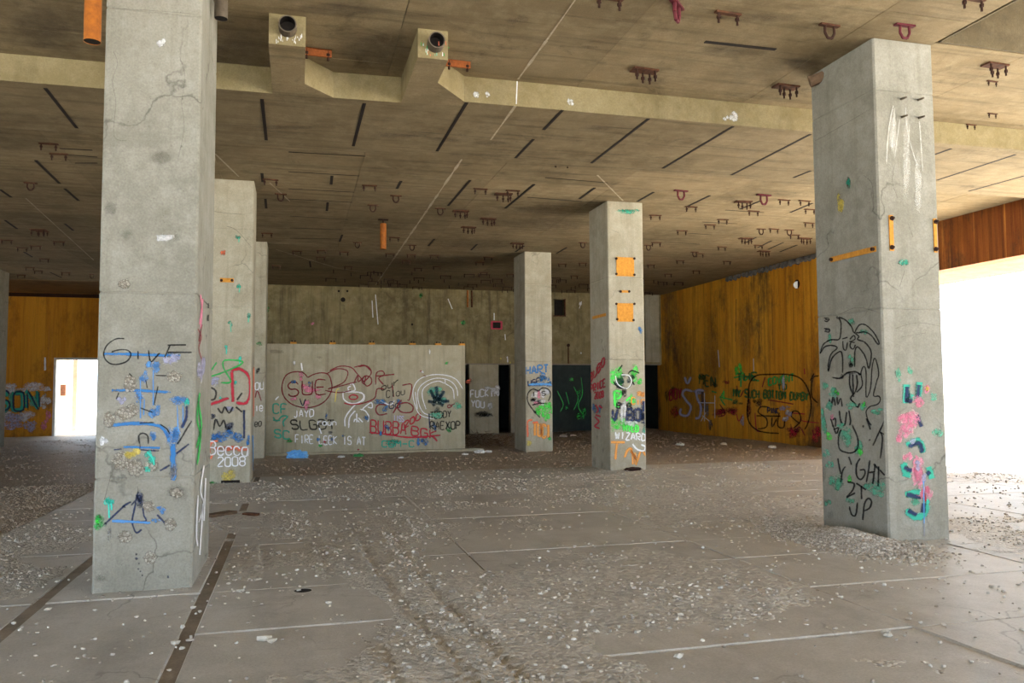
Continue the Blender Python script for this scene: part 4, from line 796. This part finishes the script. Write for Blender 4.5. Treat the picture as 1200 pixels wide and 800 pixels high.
art('spray_lettering', LW, PP, [('P1', 'white', 't', 1.5, 'JAYD', (205, 480), (350, 470), 48), ('P1', 'black', 't', 2.0, 'SLGBT', (180, 545), (500, 545), 62, -10), ('P1', 'white', 't', 1.3, 'round', (370, 540), (540, 545), 38), ('P1', 'white', 's', 2, [(255, 150), (262, 200)], [(75, 405), (98, 382)], [(380, 600), (395, 640)]), ('P1', 'white', 't', 1.5, 'FIRE LEEK IS AT', (215, 650), (710, 665), 55), ('P1', 'blue', 'b', (375, 680, 16, 16), (470, 680, 14, 14), (545, 655, 10, 10), (425, 520, 14, 26)), ('P1', 'red', 'b', (418, 698, 12, 12), (650, 750, 10, 6)), ('P1', 'green', 'b', (390, 722, 16, 12), (172, 690, 18, 16)),
    ('P1', 'teal', 't', 1.7, 'CF', (60, 430), (170, 435), 65), ('P1', 'teal', 's', 1.8, [(60, 525), (85, 555), (120, 520), (160, 520), (130, 555), (135, 590)], [(60, 545), (110, 550)]), ('P1', 'teal', 't', 1.8, 'SC', (70, 610), (190, 625), 55), ('P1', 'navy', 'b', (458, 632, 16, 10))], 'white, black and green names')
art('paint_splats', LW, PP, [('P2', 'green', 'b', (612, 150, 14, 12), (625, 620, 20, 20)), ('P2', 'white', 'b', (445, 212, 12, 10), (495, 70, 6, 20)), ('P2', 'red', 'b', (432, 205, 8, 6), (460, 240, 12, 6)), ('P1', 'brownstain', 'b', (380, 110, 20, 10), (80, 70, 60, 14)), ('X', 'white', 'b', (345, 425, 1.5, 3))])
# --- back wall lettering and splats
art('spray_lettering', wl, (1, YW + .12, -1), [('W', 'white', 't', 1.8, 'FUCKIN', (42, 500), (165, 492), 30), ('W', 'white', 't', 1.8, 'YOU', (45, 540), (105, 545), 28), ('W', 'white', 'b', (148, 495, 20, 16), (120, 490, 26, 10), (125, 570, 12, 20)), ('W', 'black', 'b', (90, 600, 40, 12))], 'white scrawled words beside the doorway')
art('paint_splats', wl, (1, YW, -1), [('W', 'red', 'b', (30, 462, 16, 12)), ('W', 'coral', 'b', (30, 462, 12, 8)), ('W', 'white', 's', 1.4, [(142, 170), (142, 200)], [(188, 260), (190, 285)], [(198, 355), (200, 380)]), ('W', 'white', 'b', (512, 340, 4, 5), (198, 360, 4, 6), (510, 130, 8, 8)), ('W', 'yellow', 'b', (170, 365, 5, 6), (210, 382, 5, 8)), ('W', 'lime', 'b', (5, 210, 5, 5)), ('W', 'white', 's', .8, [(505, 150), (515, 120)]),
    ('X', 'green', 'b', (493, 346, 3, 2.5), (542, 378, 3, 3), (313, 362, 4, 3)), ('X', 'white', 's', 1.3, [(440, 345), (443, 380)], [(436, 352), (437, 372)], [(525, 350), (530, 362)]), ('X', 'pink', 'b', (366, 379, 2, 2))])
p_ = 0
art('spray_drawing', [o for o in COL.objects if o.name == 'slate_panel'][0], (1, YW + .1, -1), [('D', 'green', 'b', (455, 255, 18, 14), (495, 510, 26, 26)), ('D', 'green', 's', 1.2, [(360, 330), (400, 420), (380, 470)], [(470, 300), (500, 380), (470, 460)], [(520, 240), (530, 350), (500, 430), (540, 500)], [(420, 340), (440, 420)]), ('D', 'green', 'b', (540, 480, 16, 40), (500, 350, 16, 40), (430, 440, 14, 20))])
# --- orange wall graffiti
OW = (0, XR, -1, (16.65, 29.9))
art('spray_lettering', wr, OW, [('O', 'green', 's', 2.2, [(540, 195), (600, 185), (660, 190)], [(590, 110), (590, 260)], [(600, 190), (620, 215), (650, 180)], [(665, 170), (690, 210), (720, 215)]), ('O', 'dgreen', 't', 2.4, 'THE', (560, 165), (720, 160), 50), ('O', 'green', 't', 2.4, 'COVENT', (785, 200), (970, 165), 48), ('O', 'dgreen', 't', 1.8, 'TO', (850, 245), (920, 240), 34), ('O', 'dgreen', 't', 2.6, 'MY SUCH BOTTOM DUMBY', (540, 275), (1070, 300), 52), ('O', 'dgreen', 'b', (555, 365, 30, 20), (560, 300, 10, 30), (590, 375, 18, 8)), ('O', 'dteal', 'b', (708, 365, 38, 26)), ('O', 'lime', 'b', (575, 140, 26, 40), (600, 170, 14, 20), (470, 320, 8, 46))], 'green sprayed sentence')
art('spray_lettering', wr, OW, [('O', 'black', 's', 2.0, [(860, 585), (770, 580), (700, 560), (650, 510), (635, 430), (645, 340), (650, 240), (700, 180), (800, 172), (920, 172), (1010, 200), (1065, 280), (1085, 380), (1070, 490), (1040, 560)], [(780, 400), (730, 400), (715, 440), (770, 480), (770, 540), (710, 555)], [(700, 462), (870, 465)], [(810, 470), (810, 540), (845, 480)], [(860, 440), (850, 530), (890, 545), (900, 490)], [(1010, 520), (950, 470), (960, 430), (1000, 440), (1010, 500), (960, 550)], [(1140, 180), (1095, 200), (1088, 320), (1130, 370)], [(1080, 215), (1105, 165)]),
    ('O', 'lilac', 'b', (900, 400, 40, 20), (925, 440, 26, 30), (905, 490, 26, 22), (890, 230, 12, 60)), ('O', 'navy', 't', 2, 'PINK', (780, 405), (860, 410), 38), ('O', 'white', 'b', (920, 425, 14, 14), (900, 480, 14, 10))], 'large black oval with SUCS inside')
art('spray_drawing', wr, OW, [('O', 'lilac', 's', 3.2, [(250, 290), (200, 280), (180, 310), (210, 360), (240, 400), (215, 460), (165, 450), (170, 410)], [(330, 285), (280, 285), (285, 340), (310, 400), (300, 470), (270, 480)], [(195, 190), (215, 235), (240, 190)]), ('O', 'red', 't', 2, 'BOY', (90, 280), (180, 270), 70), ('O', 'red', 'b', (120, 430, 30, 40), (440, 440, 60, 20), (1120, 590, 30, 60), (960, 590, 40, 30), (540, 440, 30, 16), (490, 230, 26, 16)), ('O', 'white', 's', 1, [(335, 300), (335, 500)], [(290, 370), (410, 372)], [(320, 460), (370, 500)], [(345, 440), (310, 500)], [(408, 320), (408, 480)], [(680, 60), (682, 150)], [(430, 0), (440, 120)]), ('O', 'grey', 'b', (345, 400, 20, 60)), ('O', 'maroon', 's', 1.6, [(560, 250), (580, 330), (610, 280)], [(440, 380), (480, 450), (430, 470)], [(760, 190), (740, 260)], [(780, 350), (960, 380)], [(940, 520), (960, 600), (1000, 540), (1040, 600)], [(1090, 560), (1110, 600), (1140, 540)]), ('O', 'lilac', 'b', (600, 490, 16, 40), (290, 290, 40, 14)), ('O', 'navy', 'b', (380, 520, 14, 50), (320, 350, 12, 90)), ('O', 'maroon', 'b', (100, 300, 30, 40), (500, 420, 60, 30), (980, 560, 60, 34), (650, 400, 20, 60)), ('O', 'dgreen', 't', 2, 'MEN', (300, 170), (420, 190), 70), ('O', 'dgreen', 'b', (70, 330, 16, 50), (320, 190, 30, 30), (400, 240, 26, 20)), ('O', 'red', 's', 1.4, [(1010, 480), (1030, 500), (1140, 512)], [(1035, 130), (1040, 170)], [(690, 440), (700, 560), (730, 570)], [(560, 450), (575, 500), (600, 460)], [(920, 440), (1040, 450)]), ('O', 'green', 's', 2, [(470, 290), (450, 340), (480, 390)], [(385, 290), (420, 300)], [(440, 330), (530, 350)])], 'pink double S and red scrawl')
art('soot_stain', wr, OW, [('X', 'spot', 'b', (873, 390, 10, 42), (800, 440, 14, 70), (785, 370, 10, 40), (833, 420, 10, 60)), ('X', 'brownstain', 's', 1.4, [(889, 345), (890, 420)], [(905, 350), (906, 410)], [(863, 350), (862, 400)])], 'black soot stain')
# --- far ochre wall
art('spray_lettering', wf, (1, YL, -1, (-15, -8.9)), [('L', 'white', 'b', (60, 530, 50, 22), (150, 525, 60, 20), (190, 590, 26, 26), (30, 640, 40, 22), (110, 640, 60, 22)), ('L', 'lilac', 'b', (50, 690, 50, 22), (130, 680, 30, 26), (60, 655, 60, 18)), ('L', 'teal', 't', 6, 'SON', (-10, 545), (175, 540), 72), ('L', 'mint', 'b', (45, 575, 16, 24), (140, 580, 20, 26)), ('L', 'navy', 't', 2.4, 'SON', (-4, 540), (182, 536), 80), ('L', 'white', 's', 2.5, [(192, 395), (192, 450)]), ('L', 'pink', 'b', (205, 640, 12, 26), (190, 680, 14, 20))], 'outlined letters SON in green and white')

# ------------------------------------------------------------------ ceiling fittings
def bracket_meshes():
    out = {}
    mb = MB().box((-.16, -.03, -.02), (.16, .03, 0)); b = MB()
    for x_ in (-.12, .12): b.cyl((x_, 0, -.015), (x_, 0, -.13), .014, 6).cyl((x_, 0, -.05), (x_, 0, -.08), .026, 6)
    out['pair'] = (mb, b)
    mb = MB().box((-.16, -.012, -.09), (.16, .012, 0)).box((-.16, -.012, -.012), (.16, .07, 0)); out['angle'] = (mb, b)
    mb = MB().box((-.2, -.09, -.025), (.2, .09, 0)); b = MB()
    for x_, y_ in ((-.15, -.06), (.15, -.06), (0, .05), (.12, .06)): b.cyl((x_, y_, -.02), (x_, y_, -.18), .015, 6).cyl((x_, y_, -.09), (x_, y_, -.13), .028, 6)
    out['quad'] = (mb, b)
    mb = MB().box((-.13, -.03, -.02), (.13, .03, 0)); b = MB()
    b.tube([(-.06, 0, -.01), (-.065, 0, -.1), (-.03, 0, -.16), (.03, 0, -.16), (.065, 0, -.1), (.06, 0, -.01)], .017, 6)
    out['hook'] = (mb, b)
    return out
BK = bracket_meshes(); PROTO = {}
def bracket(kind, px, py, label, group, rot=0, z=H1, s=1.0, mats=('rust', 'rust_dark')):
    p = hit(2, z, px, py); key = (kind, mats)
    if key not in PROTO:
        r = link('hook_bracket' if kind == 'hook' else 'hanger_bracket', None)
        a = obj('bracket_plate', BK[kind][0], M[mats[0]], r)
        if kind == 'hook': obj('hook', BK[kind][1], M[mats[1]], r)
        else:
            # every bolt its own part
            n = 26  # verts per bolt: 12 + 12
            k = len(BK[kind][1].v) // (4 if kind == 'quad' else 2)
            mbs = BK[kind][1]
            for q in range(len(mbs.v) // k):
                b_ = MB(); b_.v = mbs.v[q * k:(q + 1) * k]; b_.f = [tuple(i - q * k for i in f) for f in mbs.f if q * k <= f[0] < (q + 1) * k]; b_.mi = [0] * len(b_.f)
                obj('bolt', b_, M[mats[1]], r)
        PROTO[key] = r; o = r
    else:
        src = PROTO[key]; o = src.copy(); COL.objects.link(o)
        for ch in src.children:
            c_ = ch.copy(); COL.objects.link(c_); c_.parent = o
    o.location = (p[0], p[1], z + .001); o.rotation_euler = (0, 0, rot); o.scale = (s, s, s)
    o['label'] = label; o['category'] = 'bracket'
    if group: o['group'] = group
    elif 'group' in o: del o['group']
    return o
near = [('angle', 372, 57, 'orange rusted bracket with two bolts beside the first ceiling duct box', .97), ('angle', 537, 71, 'orange rusted bracket with two bolts beside the second ceiling duct box', .9),
        ('quad', 755, 82, 'rusty four-bolt bracket alone on the bare ceiling ahead of the drop beam', .8), ('pair', 853, 15, 'rusty two-bolt bracket above the thin ceiling slot', .9), ('quad', 921, 101, 'rusty four-bolt bracket just before the near right column', .8),
        ('hook', 972, 29, 'rusty ceiling hook with a brown stain before the near right column', .9), ('pair', 714, -3, 'rusty two-bolt bracket on the near ceiling between the seam line and the maroon hook', .9), ('pair', 1140, -2, 'rusty two-bolt bracket at the rim of the ceiling recess', .9),
        ('quad', 1166, 76, 'cluster of four rusty bolts by the ceiling recess', .75), ('pair', 1163, 95, 'pair of rusty bolts under the four-bolt cluster by the recess', .5), ('pair', 1163, 133, 'pair of rusty bolts midway to the drop beam, past the near column', .5), ('pair', 1138, 146, 'first bolt pair hanging in front of the drop beam, next to the near column', .55), ('pair', 1168, 151, 'second bolt pair hanging in front of the drop beam, toward the opening', .55)]
for k, x_, y_, lb, s in near: bracket(k, x_, y_, lb, 'rusty ceiling brackets', .05, s=s, mats=('rust_plate' if x_ in (372, 537) else 'rust', 'rust_dark'))
bracket('hook', 1060, 29, 'maroon painted hook right above the near right column', 'rusty ceiling brackets', 0, s=.9, mats=('maroon', 'maroon'))
bracket('hook', 793, 4, 'maroon hook alone on the near ceiling, ahead of the four-bolt bracket', 'rusty ceiling brackets', .8, s=1.1, mats=('maroon', 'maroon'))
bracket('hook', 798, 223, 'maroon hook on the far ceiling beside the column with orange plates', 'rusty ceiling brackets', .1, s=1.1, mats=('maroon', 'maroon'))
bracket('hook', 895, 228, 'maroon hook on the far ceiling ahead of the ochre side wall', 'rusty ceiling brackets', .1, s=1.2, mats=('maroon', 'maroon'))
zones = [('over the low graffiti wall', [('pair', 317, 210), ('pair', 433, 217), ('hook', 437, 240), ('hook', 464, 229), ('pair', 462, 278), ('hook', 419, 284), ('pair', 313, 273), ('pair', 377, 293), ('pair', 376, 301), ('pair', 348, 294), ('pair', 403, 295), ('pair', 457, 297), ('pair', 324, 311), ('pair', 408, 312), ('hook', 329, 227), ('hook', 483, 287), ('pair', 482, 298), ('pair', 476, 305), ('pair', 490, 314)]),
         ('between the seam line and the farther column', [('hook', 516, 244), ('pair', 563, 221), ('quad', 590, 227), ('quad', 540, 247), ('quad', 572, 256), ('quad', 549, 266), ('quad', 606, 285), ('pair', 509, 299), ('pair', 512, 312), ('pair', 572, 301), ('pair', 562, 307), ('pair', 567, 319), ('pair', 598, 321), ('pair', 601, 223), ('pair', 658, 189)]),
         ('between the two mid-distance columns', [('hook', 683, 284), ('pair', 659, 309), ('pair', 673, 323), ('pair', 683, 308)]),
         ('toward the ochre side wall', [('pair', 810, 242), ('quad', 871, 236), ('pair', 919, 234), ('pair', 943, 235), ('pair', 883, 247), ('pair', 949, 245), ('pair', 768, 252), ('pair', 847, 257), ('pair', 832, 263), ('pair', 799, 270), ('hook', 892, 268), ('pair', 907, 268), ('hook', 925, 269), ('pair', 948, 261), ('pair', 931, 275), ('quad', 943, 279), ('quad', 874, 279), ('pair', 769, 284), ('hook', 760, 287), ('pair', 846, 289), ('pair', 889, 287), ('quad', 895, 294), ('hook', 814, 295), ('pair', 820, 297), ('pair', 797, 305), ('pair', 852, 306), ('pair', 816, 317), ('pair', 763, 310), ('pair', 783, 321)]),
         ('left of the nearest column', [('pair', 57, 168), ('pair', 69, 180), ('hook', 36, 214), ('quad', 45, 269), ('pair', 50, 271), ('pair', 8, 281), ('pair', 26, 290), ('pair', 42, 288), ('pair', 69, 283), ('pair', 52, 303), ('pair', 35, 313), ('pair', 45, 317), ('pair', 25, 322), ('pair', 77, 319), ('hook', 108, 321)])]
for zn, L in zones:
    for k, x_, y_ in L:
        kd = {'pair': 'small two-bolt rusty bracket', 'quad': 'small four-bolt rusty bracket', 'hook': 'small rusty hook'}[k]
        bracket(k, x_, y_, f'{kd} on the far ceiling {zn}', f'{kd}s on the far ceiling {zn}', random.uniform(-.1, .1), s=.85)
# dense row of small bolts where the ceiling meets the back wall
mb = MB()
for i in range(90):
    x_ = random.uniform(0.5, 13.5); y_ = random.uniform(25.5, 29.5); mb.cyl((x_, y_, H1 - .004), (x_, y_, H1 - .12), .017, 5)
    if random.random() < .5: mb.box((x_, y_ - .02, H1 - .02), (x_ + .35, y_ + .02, H1 - .004)).cyl((x_ + .33, y_, H1 - .004), (x_ + .33, y_, H1 - .12), .017, 5)
stuff(obj('small_anchor_bolts', mb, M['rust_dark']))['label'] = 'dense rows of tiny rusty bolts where the ceiling nears the back wall'

# hanging pipes
def pipe(px, pytop, pybot, Y, r, label, mat='pipe', top=None, lip=True):
    a = hit(1, Y, px, pybot); x_, zb = a[0], a[2]; zt = top if top else hit(1, Y, px, pytop)[2]
    t_ = thing('hanging_pipe', label, 'pipe', (x_, Y, zb), 'orange pipes')
    obj('pipe_body', MB().cyl((x_, Y, zb), (x_, Y, zt), r, 18, cap=False), M[mat], t_, smooth=True)
    obj('pipe_opening', MB().cyl((x_, Y, zb + .004), (x_, Y, zb + .012), r * .96, 18), M['pipe_in'], t_)
    return t_
pipe(108, 0, 49, 6.8, .062, 'thick orange pipe hanging from the ceiling beside the nearest column', top=H1 + .01)
pt = pipe(449, 262, 292, 17.95, .07, 'short orange pipe hanging on a rod over the low wall')
obj('rod', MB().cyl((1.83, 17.95, 5.2), (1.83, 17.95, H1), .02, 6).box((1.72, 17.9, H1 - .015), (1.94, 18.0, H1)), M['rust_dark'], pt)
pt = pipe(259, 8, 22, 7.9, .06, 'dark pipe stub in shadow behind the nearest column', 'pipe_grey', top=H1 + .01)
t_ = thing('wall_conduit', 'rusty vertical conduit at the top of the back wall', 'pipe', (6.2, YW, 4.7))
for bx in (548, 553): q = hit(1, YW - .04, bx, 360); obj('conduit', MB().cyl((q[0], YW - .04, q[2]), (q[0], YW - .04, H1 - .02), .035, 8), M['pipe'] if bx == 548 else M['rust'], t_)
q = hit(1, YW - .03, 666, 405)
t_ = thing('standpipe', 'thin rusty pipe with round cap above the dark recess', 'pipe', (q[0], YW - .03, 2.65))
obj('pipe_body', MB().cyl((q[0], YW - .03, 2.63), (q[0], YW - .03, q[2]), .025, 8), M['rust'], t_)
obj('cap', MB().cyl((q[0], YW - .06, q[2] + .02), (q[0], YW - .01, q[2] + .02), .06, 10), M['rust_dark'], t_)

# ------------------------------------------------------------------ debris
def lump(name, c_, r, sc, mat, label, cat, group=None, seed=0):
    rr = random.Random(seed); mb = MB()
    vs = [(c_[0] + v_[0] * r * sc[0] * rr.uniform(.7, 1.25), c_[1] + v_[1] * r * sc[1] * rr.uniform(.7, 1.25), c_[2] + v_[2] * r * sc[2] * rr.uniform(.7, 1.2)) for v_ in ICO_V]
    mb.add(vs, [tuple(int(i) for i in f) for f in ICO_F]); return tag(obj(name, mb, mat), label, cat, group)
for i, (px_, py_, r) in enumerate([(844, 400 + 293, .022), (1040, 745, .03), (281, 693, .028), (205, 755, .03), (310, 750, .04), (318, 752, .03), (1038, 742, .03), (1027, 693 + 0, .022), (67, 662 + 20, .02), (56, 715, .025), (385, 707, .02), (562, 704, .03), (612, 730, .025), (470, 705, .02), (795, 770, .03), (747, 742, .02), (520, 688, .02), (985, 700, .02), (960, 590, .03), (903, 668, .018)]):
    q = hit(2, 0, px_, py_); zf = float(max(dirt_z(np.array([q[0]]), np.array([q[1]]))[0], 0))
    lump('concrete_chunk', (q[0], q[1], zf + r * .4), r, (1.2, 1, .6), M['stone_pale'], 'small pale chunk of broken concrete lying loose on the slabs', 'rubble', 'pale concrete chunks on the slab floor', i)
def crumple(name, px_, py_, r, mat, label, cat, z=GZ, group=None, seed=1, sc=(1, 1, 1)):
    q = hit(2, z, px_, py_); bm = bmesh.new(); bmesh.ops.create_icosphere(bm, subdivisions=3, radius=r); rr = random.Random(seed)
    for v_ in bm.verts:
        k_ = 1 + rr.uniform(-.22, .22); v_.co = Vector((v_.co.x * k_ * sc[0], v_.co.y * k_ * sc[1], max(v_.co.z * k_ * sc[2], -r * .35)))
    me = bpy.data.meshes.new(name); bm.to_mesh(me); bm.free(); me.materials.append(mat); o = link(name, me); o.location = (q[0], q[1], z + r * .4)
    return tag(o, label, cat, group)
crumple('plastic_bag', 348, 537, .17, M['blue_bag'], 'crumpled bright blue plastic bag at the foot of the low wall', 'bag', sc=(1.5, .8, .8))
for i, (px_, py_, r) in enumerate([(562, 531, .1), (572, 530, .07), (400, 536, .06), (545, 533, .06), (470, 537, .05)]):
    crumple('paper_scrap', px_, py_, r, M['paper'], ['crumpled white wrapper on the gravel beyond the end of the low wall', 'smaller white wrapper next to the dry brush', 'white scrap in front of the low wall beneath its red heart', 'white scrap at the corner of the low wall', 'white scrap in front of the low wall beneath the leaf drawing'][i], 'litter', group='white litter by the low wall', seed=i, sc=(1.4, 1, .5))
crumple('plastic_bottle', 420, 535, .07, M['green'], 'green crushed bottle lying before the low wall', 'bottle', sc=(1.8, .7, .7), seed=9)
for i, (px_, py_, r) in enumerate([(797, 522, .1), (848, 521, .07), (905, 525, .08), (660, 512, .1), (672, 511, .08), (820, 510, .06)]):
    crumple('rubble_piece', px_, py_, r, M['stone_pale'], ['pale lump on the gravel before the start of the ochre side wall', 'pale lump midway along the ochre side wall', 'pale lump close to the near end of the ochre side wall', 'grey lump under the dark slate panel', 'smaller grey lump beside the one under the slate panel', 'small pale lump tight to the ochre wall base'][i], 'rubble', group='pale lumps on the far gravel', seed=20 + i, sc=(1.3, 1, .6))
# dry brush piled beside the low wall
q = hit(2, GZ, 572, 525); mb = MB(); rr = random.Random(3)
for i in range(420):
    a = rr.uniform(0, 6.28); R_ = rr.uniform(0, 1) ** .5; cx = q[0] + R_ * .95 * math.cos(a); cyy = q[1] + 1.0 + R_ * .9 * math.sin(a); z_ = GZ + rr.uniform(0, .5) * (1 - R_ * .6)
    d = Vector((rr.uniform(-1, 1), rr.uniform(-1, 1), rr.uniform(-.3, .6))) * .22
    mb.cyl((cx, cyy, z_), (cx + d.x, cyy + d.y, z_ + d.z), .009, 3, .004, False)
bp = obj('brush_pile', mb, M['brush']); tag(bp, 'low pile of dry brown brush beyond the end of the low wall', 'brush'); bp['kind'] = 'stuff'
# timber offcuts lying on the slab
def plank(a, b, wd, th, label, mat='wood'):
    p = hit(2, 0, *a); q = hit(2, 0, *b); d = (q - p); L = np.linalg.norm(d); o = obj('timber_offcut', MB().slab((-L / 2, -wd / 2, 0), (L / 2, wd / 2, th), .004), M[mat])
    zf = float(max(dirt_z(np.array([(p[0] + q[0]) / 2]), np.array([(p[1] + q[1]) / 2]))[0], 0))
    o.location = ((p[0] + q[0]) / 2, (p[1] + q[1]) / 2, zf); o.rotation_euler = (0, 0, math.atan2(d[1], d[0])); return tag(o, label, 'timber', 'timber offcuts on the slab floor')
plank((244, 606), (273, 601), .16, .035, 'dark damp board lying flat just behind the nearest column')
plank((286, 603), (302, 604), .08, .03, 'short reddish offcut next to the dark board', 'rust')
plank((677, 765), (698, 760) if False else (1030, 745), .01, .01, 'x') if False else None
crumple('rag', 742, 552, .1, M['rust_dark'], 'dark rag at the foot of the column with orange plates', 'rag', z=0.0, seed=33, sc=(1.8, .8, .4))
for nm in ('spray_figure', 'spray_lettering.003', 'spray_lettering.004', 'spray_lettering.005', 'spray_lettering.007', 'spray_lettering.010'):
    COL.objects[nm]['kind'] = 'stuff'      # loose spray marks, too many and too ragged to pick apart
